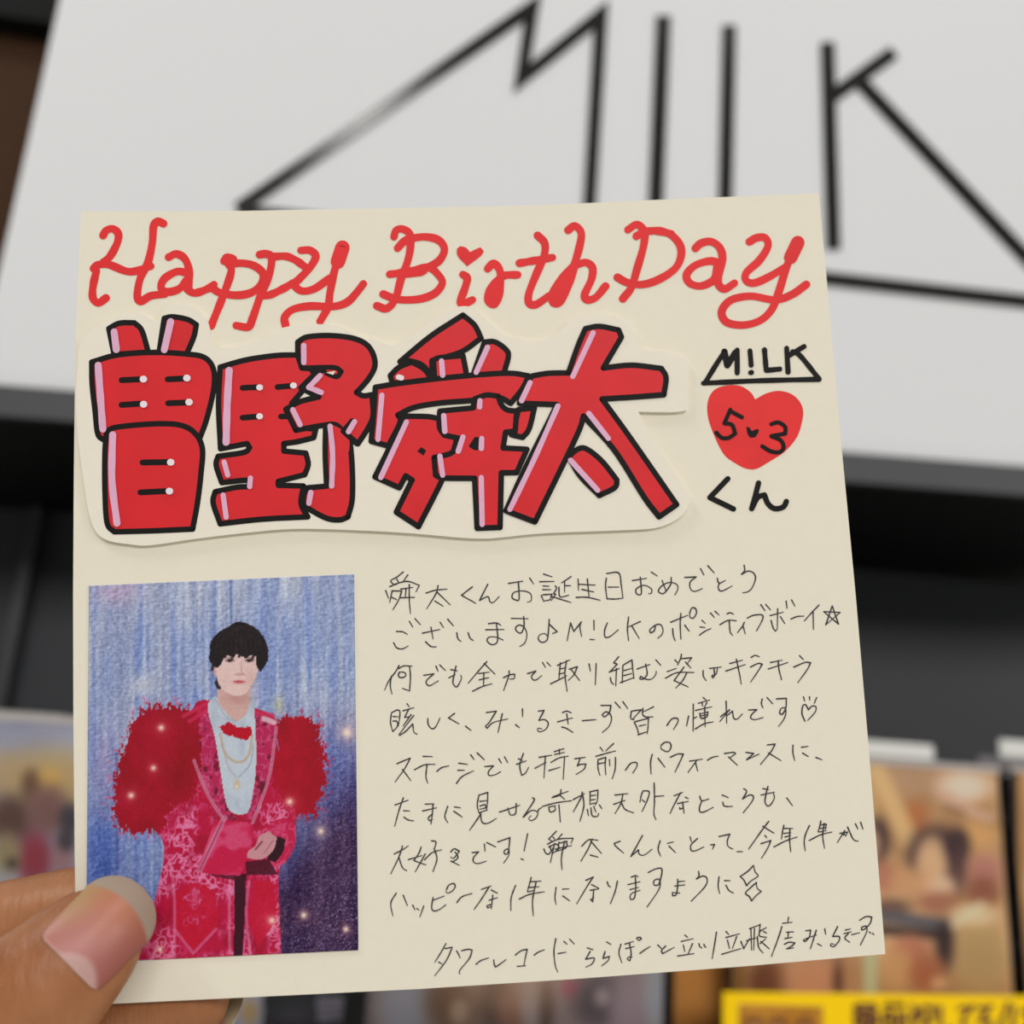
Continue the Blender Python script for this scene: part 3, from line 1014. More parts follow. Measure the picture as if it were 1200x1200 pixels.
# --- the handwritten message, line by line
TXT = {
    'A1': (440, 660), 'A2': (630, 660), 'A3': (810, 660), 'B1': (440, 760), 'B2': (630, 760), 'B3': (810, 760),
    'C1': (440, 865), 'C2': (630, 865), 'C3': (810, 865), 'D1': (440, 965), 'D2': (630, 965), 'D3': (820, 950),
    'E1': (490, 1060), 'E2': (670, 1060), 'E3': (850, 1040)}
LINES = [
    [('A1', '''195,62 150,98 108,122 120,142 148,152; 150,112 165,138; 228,82 190,135; 100,165 160,140 230,128 308,155 285,202; 178,182 262,170; 72,192 92,248; 118,192 100,275;
118,195 185,195 165,255 122,328; 115,240 150,256; 178,243 275,240; 238,150 238,260 246,355; 215,180 210,240; 356,210 420,190 503,182; 440,158 425,215 360,320; 435,205 525,292; 418,266 476,302;
682,166 605,225 706,282; 790,148 732,262 790,235 805,270 830,275 870,235; 936,142 1036,126; 1005,130 1010,250 985,258 960,240 975,205 1040,195 1090,215 1095,262 1068,274; 1085,105 1112,146'''),
     ('A2', '''42,76 102,96; 16,130 116,128; 38,160 80,162; 36,186 94,186; 26,228 44,270; 36,222 100,218 86,256 48,264; 124,160 134,175 112,215 128,218 96,262; 100,235 150,250 235,276; 235,94 205,115 168,138; 190,125 190,205;
192,158 232,158; 150,168 158,235 220,225; 285,112 288,190; 290,148 405,154; 350,112 362,240; 312,184 395,202; 272,240 350,240 440,260; 484,105 478,160 488,250; 486,72 570,68 588,150 600,240; 496,168 572,168; 488,250 545,252 600,246;
668,122 766,106; 722,98 730,210 705,220 690,200 700,175 750,155 800,180 800,210 782,214; 800,62 842,90; 876,122 905,200; 940,100 935,150 890,210 860,208 850,190 880,155 930,135 980,150 985,185 965,222;
1034,100 1116,96 1075,130 1072,170 1090,195 1120,195 1158,178'''),
     ('A3', '66,38 90,82; 118,18 162,68; 185,106 188,125 200,140 240,122; 200,140 190,165 200,192 225,193 288,160; 372,14 376,50 352,78; 356,78 400,55 440,70 452,110 430,170 400,200 362,208')],
    [('A1', '''148,480 190,482 225,500; 128,560 150,595 190,602 230,582; 238,408 262,448; 278,390 316,432; 330,492 452,466; 390,450 405,532; 352,552 390,585 428,588; 455,415 478,452; 508,394 548,440; 572,490 580,530 602,550; 652,490 665,525 688,544;
796,425 850,420 882,436; 776,468 904,466; 850,420 860,520 850,562 815,572 785,545 800,520 850,520 897,540; 956,388 1074,390; 1042,375 1045,440 1025,490 995,480 985,455 1010,435 1045,450 1065,500 1050,560 1014,586'''),
     ('A2', '''82,395 72,520 55,550 25,555 5,530 15,505 50,495 72,515; 84,430 138,482 106,494; 232,420 208,545; 232,420 255,480 308,412 298,450 310,515; 396,402 397,470; 370,536 400,538; 490,420 472,470 475,518 510,515 568,468; 640,378 632,460 640,545;
722,410 640,448; 665,445 715,530; 830,435 820,475 795,490 790,468 830,435 865,432 882,465 875,500 845,528; 936,415 1056,366; 1008,352 1003,430 1008,534; 950,460 955,510 968,545; 1036,436 1066,478; 1070,350 1085,315 1110,318 1118,350 1095,386 1072,378 1070,350'''),
     ('A3', '''76,402 100,424; 62,448 96,452; 60,505 95,480 140,458; 136,350 164,382; 168,338 196,364; 252,356 275,348 298,358; 202,432 260,402 318,404; 268,408 274,480 292,508; 374,415 360,445 326,488; 366,445 380,496; 394,386 440,366 500,364 500,400 460,476;
490,292 520,334; 524,290 558,328; 556,368 648,344; 608,320 606,460; 562,402 575,450 592,478 606,462; 628,376 658,424; 668,266 674,316; 706,258 730,302; 702,392 745,375 792,372; 900,294 850,345 796,406; 858,345 860,465; 948,432 992,300 1036,428 932,340 1048,346 948,432''')],
    [('B1', '''166,120 140,165 95,225 64,292; 112,195 104,260 116,320; 165,140 200,122 258,124; 240,128 246,200 240,298 190,280; 170,165 160,190 180,205 210,195 212,175 190,165 170,170 165,182; 340,188 410,178 360,225 362,252 385,260 442,228; 426,124 440,160; 452,115 492,154;
566,124 550,200 545,240 562,268 580,262 605,210 600,188; 530,148 574,156; 516,206 560,184; 784,92 740,140 652,244; 765,105 840,180; 725,176 800,166; 730,220 796,205; 762,170 760,260; 684,300 750,268 818,248; 900,205 940,186 980,180 975,210 945,215;
940,158 938,190 902,294; 1070,176 1128,158 1098,195 1110,220 1135,218 1170,190'''),
     ('B2', '''35,98 56,134; 66,98 92,124; 140,118 228,80; 160,100 150,215; 155,145 195,135; 150,180 190,170; 92,248 160,215 205,190; 204,85 192,180 208,300; 222,145 280,128 255,185 216,224; 235,145 295,224; 362,108 372,160; 412,105 406,255;
570,58 535,100 560,110 510,162 560,150; 505,165 575,140; 555,140 550,262; 512,205 518,235 535,252; 600,118 596,240; 604,115 664,80 670,150 678,210; 608,155 662,140; 608,190 662,175; 582,240 676,205; 700,144 790,112; 760,110 770,180 740,215 718,212 725,195 760,215 800,215 830,185 834,160;
832,80 866,118; 966,80 985,100; 1012,40 1005,72 985,115; 1005,72 1084,64 1050,110; 1040,95 1078,136; 912,162 975,140; 900,208 980,170 1100,168; 1030,130 960,225 1060,270; 1050,170 1020,225 972,278'''),
     ('B3', '84,155 86,195 105,225; 130,140 212,130; 160,135 165,190 150,205 148,190 175,180 185,140; 272,105 362,82; 245,158 382,112; 318,75 340,180 352,250; 422,62 450,48 480,58; 418,130 470,105 500,110 470,160 418,236; 558,98 640,82; 542,144 680,98; 612,85 618,150 636,220; 762,50 790,78; 722,130 800,98 840,100 815,150 750,240')],
    [('B1', '''112,455 106,520 122,585; 115,450 155,432 172,445 168,500 160,545; 125,478 160,480; 122,510 150,512 155,545 122,585; 222,388 238,410; 194,438 270,416; 235,425 205,485 240,480; 250,465 195,545; 170,610 215,580 262,530 270,585 292,602; 270,470 165,605;
368,492 370,530 390,560 415,560 440,520 454,488; 556,456 514,488 588,530; 634,546 672,576; 780,450 850,440 800,520 775,545 785,560 830,520 930,495; 892,458 862,590; 1034,425 1034,480; 986,535 1012,556'''),
     ('B2', '''6,440 46,435 10,505 50,500 75,525 60,565 20,585 0,575 5,560 30,565; 176,450 205,440 238,452; 140,516 245,488; 205,460 215,530; 170,552 200,560 250,590; 316,508 335,506 410,500; 446,400 516,400 505,450 470,480 455,465 480,445 510,460 520,500 500,550 456,590; 546,378 582,418; 600,374 634,422;
660,440 655,490 680,500; 660,440 730,430 670,495; 742,420 738,460 760,480 812,480; 815,410 745,445; 680,520 700,560 712,608; 685,515 780,490 775,570 770,600; 715,545 760,535; 708,606 770,585; 910,540 945,495 985,492 985,520 955,570; 1062,475 1048,545'''),
     ('B3', '''85,345 105,362; 50,385 130,362; 78,385 80,405; 110,380 98,405; 30,435 145,410; 60,455 70,490 110,480 118,445 62,460; 62,475 112,465; 95,410 98,550; 30,565 90,530 155,515; 15,390 14,580; 20,490 40,480; 246,370 250,525; 206,480 270,430 200,515; 255,470 290,440 300,490 325,495 360,460;
404,432 462,430 425,465 420,490 450,500 506,485; 500,355 494,385 505,418; 534,345 574,388; 600,354 670,350 665,420 640,462 622,450 635,420 662,420 665,460 650,500 615,548; 800,510 780,460 785,405 805,395 825,430 850,405 878,410 870,450 820,505; 790,340 798,370; 832,340 834,362; 882,345 866,384''')],
    [('C1', '''150,180 245,140 205,215 138,308; 190,220 248,298; 336,128 400,130; 275,222 345,188 418,184; 362,192 355,270 368,318; 432,234 465,208 516,195; 586,176 646,184; 580,226 626,226; 570,318 610,270 690,230; 670,118 694,150; 716,104 766,152; 768,200 830,195 795,235 800,262 840,258 880,236; 868,146 886,176; 908,132 930,172;
1040,108 1015,190 1028,262 1055,245 1078,205; 992,184 1060,160; 1005,145 1035,158'''),
     ('C2', '''12,135 100,120; 55,125 45,280; -18,212 60,170; 118,95 186,74; 152,80 155,115; 95,170 150,140 215,126; 120,115 190,100; 80,228 158,205; 190,130 180,290; 262,145 335,135; 300,140 280,195 300,185 340,182 325,220 272,255; 440,65 462,92; 534,38 480,90; 410,128 480,108 548,90; 425,150 425,210 438,262; 430,150 480,135 475,190 480,258;
432,180 472,172; 505,150 508,195; 548,135 545,220 525,285; 618,225 655,178 695,172 698,200 670,245; 806,115 795,170 798,252; 848,142 895,204; 870,50 895,30 930,32 938,65 915,95 870,75 870,50; 934,134 985,112 1025,112 1000,170 966,240; 1070,162 1160,148; 1120,155 1058,242; 1110,170 1126,232'''),
     ('C3', '115,155 150,135 192,126; 234,108 300,100 312,110 270,140; 262,132 325,190; 385,100 440,108 390,152 478,112; 536,48 590,42 565,90 488,185; 545,105 632,158; 716,50 715,100 728,158; 776,64 822,58; 784,105 824,130; 878,136 920,152')],
    [('C1', '''138,470 230,436; 196,420 165,510 135,620; 198,510 240,512; 200,555 230,575 270,582; 350,464 410,462; 332,512 430,490; 405,462 400,530 390,605; 400,535 372,560 380,580 400,570; 508,480 488,550 508,594; 556,484 598,490; 552,515 575,530 610,555; 728,400 716,470 728,525; 730,400 790,382 788,440 782,510; 735,445 780,440;
735,478 770,468 778,490 735,500; 730,525 785,505; 740,530 720,565 662,648; 740,530 745,580 765,600 800,595 850,565; 872,520 940,498 1014,472; 990,460 985,530 950,540 940,520 930,490; 1105,420 1115,440 1040,555 1095,510 1140,520 1130,560 1095,580 1078,565 1095,545'''),
     ('C2', '''0,520 10,500 30,488; 110,412 215,374; 165,362 155,400 100,420; 150,395 190,430; 35,480 130,455 240,440; 78,490 90,520 125,505 120,478; 150,470 160,590; 80,485 125,475; 252,432 330,390; 315,380 305,420 252,518; 318,400 325,480 298,585; 370,380 368,470; 365,378 425,365 420,440 405,470; 378,405 410,400; 378,435 408,430; 378,462 408,455;
350,500 358,545; 375,490 385,545 420,550 430,530; 435,470 452,496; 395,480 410,520; 545,400 635,390; 535,465 615,438; 600,395 585,460 545,530; 590,455 615,500 675,526; 740,375 730,400 720,450; 742,370 785,378 770,440 735,515; 738,435 755,450; 820,315 822,450 818,530 832,572; 822,410 888,406;
960,405 1020,382; 1005,385 960,470 932,530; 1040,415 1060,425; 985,460 1060,445; 1020,450 1030,528; 1025,490 1000,500 1000,485'''),
     ('C3', '60,408 75,440 125,428; 75,440 58,490 65,520 100,515 155,486; 218,400 262,418; 222,450 235,478 290,480; 370,355 390,375 362,428 410,400 438,410 425,450 366,525; 540,340 525,400 520,450 540,478 565,460 585,420 580,390; 505,355 545,362; 492,400 585,380; 672,420 712,474')],
    [('D1', '''132,215 190,185 230,158; 190,158 165,235 108,354; 165,240 190,310 220,332; 232,254 330,225; 322,165 305,210 270,260 320,280 355,290; 350,215 325,260 280,340; 395,122 425,130 415,180; 345,255 400,205 465,185; 412,175 432,250 405,338; 530,200 555,178 590,195 550,245 530,235; 560,200 580,240 545,268 530,265 590,294;
680,205 725,200 690,240 690,270 720,282 780,265; 766,145 770,195; 784,135 846,165; 860,130 945,100 940,160 930,210 910,215 905,195 925,180 940,190 935,230 902,278; 1070,72 1045,195; 1024,248 1042,256'''),
     ('D2', '''132,55 78,110 108,128; 108,95 120,110; 172,75 140,110; 70,145 150,110 250,104 235,140; 45,180 55,205 80,215 110,170; 120,140 90,275; 80,165 130,145 150,175 100,215; 150,140 205,125 200,170 120,200; 125,180 240,155; 190,125 168,240 172,325; 85,160 100,200; 150,130 145,190; 310,160 360,115 425,118; 385,110 355,180 305,265; 375,125 450,212; 370,222 425,236;
580,125 540,140 550,160 605,208; 738,85 656,232 710,185 715,215 750,222 805,182; 862,122 848,180 865,230; 915,140 955,130; 925,160 970,205; 1072,95 1082,130; 1125,105 1080,150 1080,188 1110,192 1170,165'''),
     ('D3', '''78,240 105,238 90,270; 136,182 212,165 195,210 200,250 232,270; 264,288 302,288; 486,75 440,135 345,270; 445,110 522,158; 460,175 472,190; 432,232 500,210 480,260 435,335; 592,102 582,150 575,200; 590,125 655,125; 590,160 640,155; 600,185 640,175; 522,255 600,215 685,185; 635,130 632,200 640,288; 772,105 745,165 735,220 742,282;
852,72 845,110 832,150; 855,100 890,95 885,130; 850,125 890,120; 770,210 850,170 930,150; 875,90 865,180 878,265; 840,150 890,140; 985,160 1040,150 1025,180; 1020,140 968,225; 1040,115 1080,200 1115,215; 1095,92 1112,128; 1132,82 1148,130; 1005,160 1020,168 1010,172''')],
    [('D1', '''146,490 108,560 122,650; 195,505 225,578; 262,575 278,608; 290,598 306,608; 340,580 312,658; 405,520 395,590 410,615 450,605 495,572; 405,540 485,510; 500,465 515,435 550,422 560,445 540,475 505,490 495,475; 572,556 610,515 680,492; 745,464 812,440; 800,445 740,540 694,605; 815,468 858,490; 800,540 858,522; 825,505 815,600; 812,570 785,580 790,595 810,585;
985,436 955,520 952,612; 1095,380 1085,420 1068,480; 1092,410 1165,405; 1085,450 1150,445; 1012,532 1080,500 1188,480; 1130,410 1105,540 1110,650; 1075,480 1120,470'''),
     ('D2', '''130,450 122,520 130,570; 176,462 220,460; 178,510 226,544; 340,400 392,376 350,440 275,566; 380,430 430,455; 370,470 430,460; 395,465 388,550 372,535 395,525; 490,410 500,440 515,445; 562,405 545,480 512,565; 658,378 690,366 708,375; 636,430 720,410; 688,375 690,460 680,525 655,535 650,515 665,490 720,470; 650,465 710,450;
778,345 830,320 872,318 870,370 850,430 820,432 818,405 845,390 862,410 850,470 770,588; 985,392 985,440 975,500 950,508 948,485 1000,490; 985,410 1035,405; 965,440 1035,432; 1132,338 1135,370 1115,390; 1120,390 1160,370 1190,385 1180,440 1080,548'''),
     ('D3', '136,465 130,530 140,582; 176,492 215,492; 185,525 205,560 238,580; 378,385 340,425 285,463 312,490 330,528 360,495 410,460 390,430 378,385; 400,505 360,540 322,580 350,605 365,635 395,600 433,568 405,545 398,510')],
    [('E1', '195,275 165,330 118,405; 190,310 240,300 200,390 118,500; 145,405 168,418; 270,325 285,350 295,375; 306,325 350,315 380,320 360,380 295,460 292,488; 408,420 440,395 496,375; 532,390 535,420 545,440 575,420 618,388; 684,355 725,325 768,315 755,370 745,425; 698,435 755,430; 816,356 845,335 888,318; 968,240 955,330 965,430 982,475; 985,345 1040,335; 1026,260 1048,280; 1066,244 1098,278'),
     ('E2', '''110,305 150,318; 130,330 98,385 150,375 160,385 140,420 100,440; 246,264 276,280; 235,330 220,380 265,365 255,395 210,432; 346,280 332,340 352,408; 375,278 435,260; 380,310 440,296; 405,270 418,340 410,395 392,385 400,370 425,370; 458,235 480,230 490,242 472,252 458,240; 480,344 515,318 552,296; 606,285 632,310; 660,292 632,325 640,345 720,302;
795,215 815,230; 770,260 855,240; 785,285 795,330; 850,275 820,345; 745,362 860,345; 895,275 900,295 915,305; 930,280 935,295 945,300; 1018,195 1005,280 988,380; 1085,190 1105,210; 1085,232 1180,206; 1095,250 1110,310; 1160,225 1130,310; 1055,350 1190,310'''),
     ('E3', '''170,290 245,262; 180,290 185,440; 110,380 130,430 170,360; 245,260 240,310; 240,310 290,282; 245,300 240,340 290,350; 270,310 290,320; 225,345 235,420 265,460; 150,375 215,355; 245,395 285,360; 250,380 285,410 310,432; 205,290 200,440; 445,210 440,245; 404,252 470,245; 398,275 375,350 325,485; 430,315 480,312; 445,315 440,350; 420,360 470,350; 415,400 450,385 490,390 470,410 430,432 480,425;
565,305 600,300 590,350 560,380 550,370 580,355 640,335; 640,300 615,380 598,432; 650,396 678,412; 700,292 706,330; 790,275 755,345 800,345 800,375 765,415 740,410 745,395 765,400; 845,300 880,292; 835,325 885,312; 865,325 840,355 860,375 875,385; 890,332 945,318; 945,230 990,205 1030,208 1020,250 985,290 960,300 960,280 990,270 995,310 950,405; 1012,312 1022,322; 1035,322 1045,332''')],
]
for ln in LINES:
    ink = Ink(0.00004)
    for key, s in ln:
        ox, oy = TXT[key]
        ink.strokes(crop(s, ox, oy, 6), 1.65, step=0.9, taper=0.5, corner=95, wob=0.08)
    ink.build('message_line', M['pen'], gc)

# --- the photo print stuck to the card
NX, NY = 312, 440
P = Paint(0, 0, 861, 1200, NX, NY, 11)       # painter works in a 861 x 1200 frame over the print
q = np.array([(104.3, 686.5), (415, 673), (420, 1113.5), (100.8, 1128.5)])   # the print's corners in the photo
U, V = np.meshgrid(np.linspace(0, 1, NX), np.linspace(0, 1, NY))
PXY = ((1 - U) * (1 - V))[..., None] * q[0] + (U * (1 - V))[..., None] * q[1] + (U * V)[..., None] * q[2] + ((1 - U) * V)[..., None] * q[3]
P.X = (PXY[..., 0] - 100) * 861 / 330
P.Y = (PXY[..., 1] - 665) * 1200 / 460
X, Y = P.X, P.Y


def mixc(a, b, t):
    t = np.clip(t, 0, 1)[..., None]
    return np.array(a, float) * (1 - t) + (np.array(b, float) if np.ndim(b) == 1 else b) * t


st = P.noise(34, 900, 3)
st2 = P.noise(12, 300, 2)
gr = P.noise(9, 9, 2)
bl = P.noise(170, 220, 3)
c = mixc((150, 162, 198), (96, 122, 190), Y / 950 + (st - 0.5) * 1.3)
c = mixc(c, (186, 192, 206), (st2 - 0.35) * 1.4 * (1 - Y / 1300) + (bl - 0.5) * 1.3)
dk = np.clip((X - 560) / 260, 0, 1) * np.clip((Y - 400) / 380, 0, 1) + np.clip((Y - 820) / 300, 0, 1) * np.clip((X - 380) / 200, 0, 1)
c = mixc(c, mixc((72, 76, 142), (58, 34, 74), (Y - 560) / 260), dk * 1.25 + (bl - 0.5) * 0.3)
P.C = c
P.C += ((st - 0.5) * 46 + (st2 - 0.5) * 26)[..., None] * np.array([1, 0.95, 0.7])
P.spot(95, 75, 70, 40, (186, 160, 190), 0.7)
P.spot(175, 360, 38, 34, (188, 192, 206), 0.9)
P.spot(60, 600, 40, 110, (146, 128, 180), 0.5)
P.spot(590, 420, 14, 26, (180, 180, 150), 0.8)
P.spot(60, 880, 60, 160, (58, 84, 168), 0.6)
P.line([(95, 560), (98, 920)], 9, (62, 72, 140), 0.5)
P.line([(445, 40), (445, 170)], 7, (70, 92, 158), 0.6)
sp = P.rng.random((NY, NX))
P.C += (np.where(sp > 0.93, 34, 0) * (0.5 + dk))[..., None]
P.C += (gr[..., None] - 0.5) * 34

jx = (P.noise(8, 11, 2) - 0.5) * 60 + (P.rng.random((NY, NX)) - 0.5) * 14
jy = (P.noise(7, 16, 2) - 0.5) * 62 + (P.rng.random((NY, NX)) - 0.5) * 16
br = P.noise(7, 5, 2)
P.C += ((np.roll(br, 3, 1) - np.roll(br, -2, 0))[..., None]) * 34
# coat
coat = P.fill([(380, 405), (330, 430), (315, 560), (320, 690), (235, 715), (226, 800), (238, 905), (160, 1200), (600, 1200), (592, 940), (615, 890), (642, 800), (640, 700), (590, 560), (585, 470), (520, 430)], (180, 8, 58))
v1 = np.abs(P.noise(26, 30, 2) - 0.5)
v2 = np.abs(P.noise(14, 18, 2) - 0.5)
fl = P.noise(60, 70, 2)
vein = np.clip(1.25 - np.minimum(v1 * 13, v2 * 10), 0, 1) * np.clip((fl - 0.28) * 4, 0, 1)
P.put(coat & (Y > 720) & (Y < 1200), (220, 118, 162), vein)
P.put(coat, (150, 0, 40), np.clip((P.noise(40, 60, 2) - 0.52) * 3, 0, 0.6))
# skirt panels: smooth red fields framed by paler trimming
for pts in ([(330, 965), (395, 985), (405, 1090), (330, 1175), (270, 1090), (275, 990)], [(520, 960), (575, 960), (585, 1060), (530, 1165), (500, 1070)]):
    P.fill(pts, (190, 6, 48), 0.9, jx * 0.25, jy * 0.25)
P.put(P.inside([(330, 975), (365, 1010), (335, 1050), (298, 1012)], jx * 0.3, jy * 0.3), (204, 96, 140), 0.25 + 0.7 * np.clip(1 - v2 * 10, 0, 1))
P.put(P.inside([(290, 1075), (330, 1065), (372, 1072), (350, 1100), (330, 1090), (305, 1100)], jx * 0.3, jy * 0.3), (204, 96, 140), np.clip(1 - v2 * 12, 0, 1) * 0.8)
for s in ([(258, 900), (272, 1000), (272, 1190)], [(442, 940), (440, 1060), (442, 1180)], [(500, 960), (492, 1060), (505, 1180)], [(275, 1110), (330, 1180), (400, 1105)]):
    P.line(s, 9, (214, 130, 168), 0.55)
P.fill([(455, 935), (492, 935), (488, 1060), (480, 1200), (452, 1200), (456, 1060)], (56, 2, 26))
P.fill([(380, 925), (480, 945), (455, 955), (375, 940)], (70, 4, 30), 0.8)
# lapels
for pts in ([(380, 408), (350, 470), (330, 590), (372, 690), (432, 768), (470, 770), (430, 720), (400, 560), (378, 430)],
            [(512, 432), (575, 470), (583, 520), (560, 640), (512, 772), (490, 770), (508, 700), (524, 590)]):
    lm = P.fill(pts, (178, 30, 82))
    P.put(lm, (216, 120, 160), np.clip(1 - v2 * 9, 0, 1) * 0.55)
    P.put(lm, (96, 8, 34), np.clip((P.noise(16, 20, 2) - 0.6) * 6, 0, 0.85))
# fluffy sleeves
left = [(185, 428), (240, 420), (300, 428), (345, 450), (352, 560), (330, 690), (262, 735), (236, 812), (150, 812), (95, 790), (82, 695), (112, 570), (142, 480)]
right = [(585, 462), (640, 452), (694, 465), (718, 520), (738, 620), (728, 690), (700, 770), (650, 752), (600, 700), (572, 640), (583, 550)]
P.put(P.inside(left, jx * 1.5, jy * 1.5), (208, 84, 124), 0.7)
P.put(P.inside(right, jx * 1.4, jy * 1.4), (186, 50, 96), 0.75)
fr = np.clip(P.noise(22, 40, 3) - 0.3, 0, 1)[..., None]
lf = P.inside(left, jx * 0.7, jy * 0.7)
P.put(lf, mixc((160, 2, 36), (142, 0, 22), P.noise(50, 80, 2)) + fr * np.array([18, 0, 6]))
P.spot(285, 640, 26, 60, (128, 0, 18), 0.6)
rt = P.inside(right, jx * 0.7, jy * 0.7)
P.put(rt, mixc((172, 0, 34), (146, 0, 26), P.noise(50, 80, 2)) + fr * np.array([18, 0, 6]))
# collar fringe
for s in ([(300, 455), (378, 412)], [(318, 470), (380, 432)], [(512, 440), (575, 452)]):
    P.line(s, 12, (202, 44, 88), 0.7)
P.line([(545, 462), (578, 474)], 16, (224, 190, 204), 0.85)
# forearms and cuffs
fa = P.fill([(398, 772), (460, 775), (514, 782), (508, 850), (474, 942), (370, 936), (344, 918)], (192, 18, 68))
P.put(fa, (214, 96, 138), np.clip((P.noise(60, 40, 2) - 0.45) * 3, 0, 0.6))
P.line([(425, 765), (385, 850), (350, 925)], 17, (206, 130, 162), 0.7)
P.line([(425, 765), (385, 850), (350, 925)], 5, (120, 30, 60), 0.6)
cf = P.fill([(560, 790), (600, 768), (645, 790), (640, 850), (612, 900), (575, 922), (548, 905), (540, 850)], (190, 22, 72))
P.put(cf, (214, 110, 148), np.clip(1 - v2 * 8, 0, 1) * 0.6)
P.fill([(585, 820), (612, 830), (605, 870), (580, 902), (555, 892), (570, 850)], (44, 6, 22))
P.fill([(490, 900), (560, 890), (590, 940), (492, 940)], (62, 6, 28), 0.85)
# shirt
P.fill([(392, 395), (374, 430), (398, 530), (424, 690), (438, 738), (465, 755), (495, 752), (508, 715), (522, 600), (516, 430), (500, 412)], (188, 198, 212))
P.put(P.inside([(392, 395), (374, 430), (398, 530), (424, 690), (438, 738), (465, 755), (495, 752), (508, 715), (522, 600), (516, 430), (500, 412)]), (160, 170, 190), np.clip((P.noise(30, 60, 2) - 0.5) * 2, 0, 0.6))
P.line([(396, 400), (430, 455), (462, 470)], 4, (156, 164, 180), 0.8)
# neck, ear, hair behind, face
P.fill([(408, 340), (406, 405), (432, 445), (462, 472), (490, 450), (500, 420), (504, 350)], (204, 164, 158))
P.spot(468, 402, 40, 16, (180, 132, 128), 0.7)
P.fill([(394, 350), (412, 330), (414, 372), (402, 372)], (40, 30, 34))
P.fill([(388, 300), (402, 305), (406, 330), (396, 334)], (206, 160, 152))
P.fill([(402, 290), (402, 330), (412, 362), (436, 384), (465, 393), (490, 384), (512, 352), (526, 318), (530, 285), (500, 255), (430, 258)], (222, 192, 188))
P.spot(508, 340, 20, 40, (200, 160, 156), 0.5)
P.spot(425, 340, 16, 30, (216, 180, 176), 0.5)
P.fill([(380, 262), (384, 226), (410, 196), (436, 182), (450, 172), (475, 166), (510, 178), (540, 204), (558, 245), (556, 288), (534, 318), (524, 300), (520, 274), (505, 268), (488, 276), (470, 266), (448, 274), (432, 266), (416, 292), (408, 308), (396, 304), (378, 284)], (24, 16, 20), 1, jx * 0.06, jy * 0.12 * (Y > 240))
P.put(P.inside([(390, 240), (470, 175), (545, 230), (540, 270), (400, 270)]), (48, 34, 38), np.clip((P.noise(14, 10, 2) - 0.5) * 2.5, 0, 0.5))
for hx, hy, hl in ((415, 250, 44), (430, 252, 22), (452, 254, 24), (474, 252, 20), (496, 252, 22), (514, 254, 26), (392, 262, 50), (540, 262, 52)):
    P.line([(hx + 4, hy), (hx, hy + hl * 0.6), (hx - 4, hy + hl)], 9, (30, 20, 24), 0.85)
for hx in range(392, 556, 14):
    P.line([(470 + (hx - 470) * 0.35, 180), (hx, 215), (hx + (hx - 470) * 0.08, 258)], 3, (58, 42, 44), 0.45)
for ex in (442, 502):
    P.spot(ex, 284, 13, 5, (64, 38, 42), 0.95, 3)
    P.spot(ex - 2, 285, 5, 4.5, (20, 12, 16), 0.9, 3)
    P.spot(ex, 276, 14, 3, (120, 84, 84), 0.5, 3)
P.line([(476, 286), (478, 318), (484, 326)], 4, (190, 146, 142), 0.7)
P.spot(472, 327, 16, 4, (184, 134, 130), 0.8, 3)
P.spot(470, 350, 18, 6, (196, 84, 96), 0.95, 3)
P.line([(455, 349), (486, 349)], 2.5, (140, 52, 64), 0.8)
# bow tie, chains
P.fill([(408, 488), (440, 472), (466, 488), (506, 486), (514, 505), (494, 526), (456, 518), (424, 508)], (182, 0, 34), 1, jx * 0.15, jy * 0.15)
P.line([(413, 508), (428, 568), (465, 596), (498, 576), (510, 515)], 7, (186, 160, 130), 0.85)
P.line([(416, 540), (438, 610), (460, 640)], 4, (170, 158, 150), 0.7)
P.line([(514, 540), (504, 600), (470, 640)], 4, (150, 150, 165), 0.7)
P.spot(463, 664, 11, 16, (196, 176, 146), 0.9, 4)
P.spot(463, 670, 5, 6, (220, 208, 190), 0.9, 4)
# lapel edging
for s in ([(332, 590), (372, 690), (424, 772)], [(584, 490), (562, 640), (512, 780)]):
    P.line(s, 9, (220, 160, 184), 0.75)
    P.line(s, 3, (110, 20, 50), 0.5)
# hands
P.fill([(498, 868), (520, 850), (532, 822), (560, 806), (586, 826), (576, 862), (548, 888), (520, 892), (496, 888)], (196, 138, 146))
P.line([(540, 838), (520, 862)], 6, (120, 40, 60), 0.8)
P.line([(574, 834), (548, 872)], 5, (160, 96, 108), 0.6)
# sparkles
for x, y, s in ((232, 490, 9), (208, 613, 8), (140, 697, 9), (625, 716, 10), (720, 806, 10), (668, 1063, 10), (570, 1079, 10), (797, 1106, 8), (800, 505, 16), (228, 1168, 7)):
    P.spot(x, y, s * 2.2, s * 2.2, (226, 160, 140), 0.35, 1.2)
    P.spot(x, y, s, s, (250, 226, 206), 0.95, 1.6)
P.C += (P.rng.random((NY, NX))[..., None] - 0.5) * 16


# lay the painted grid on the card plane
PH = 0.00025
R3 = np.array(C2W.to_3x3())
d = np.stack([(PXY[..., 0] - 600) / F, (600 - PXY[..., 1]) / F, -np.ones_like(PXY[..., 0])], -1) @ R3.T
nrm = np.array(CARD_N)
t = float((CARD_O + CARD_N * PH - EYE).dot(CARD_N)) / (d @ nrm)
wp = np.array(EYE) + d * t[..., None]
inv = np.array(CARD_I)
lp = wp @ inv[:3, :3].T + inv[:3, 3]
ph = P.build('photo_print', lp, M['print'], gc, (0, 0, -0.00022))
ph['label'] = 'printed photo of a person in a fluffy red jacket'

# ================================================================== the hand that holds the card
from mathutils.bvhtree import BVHTree


def px2m(px, h):
    return px * PX * (1 - h / 0.166)


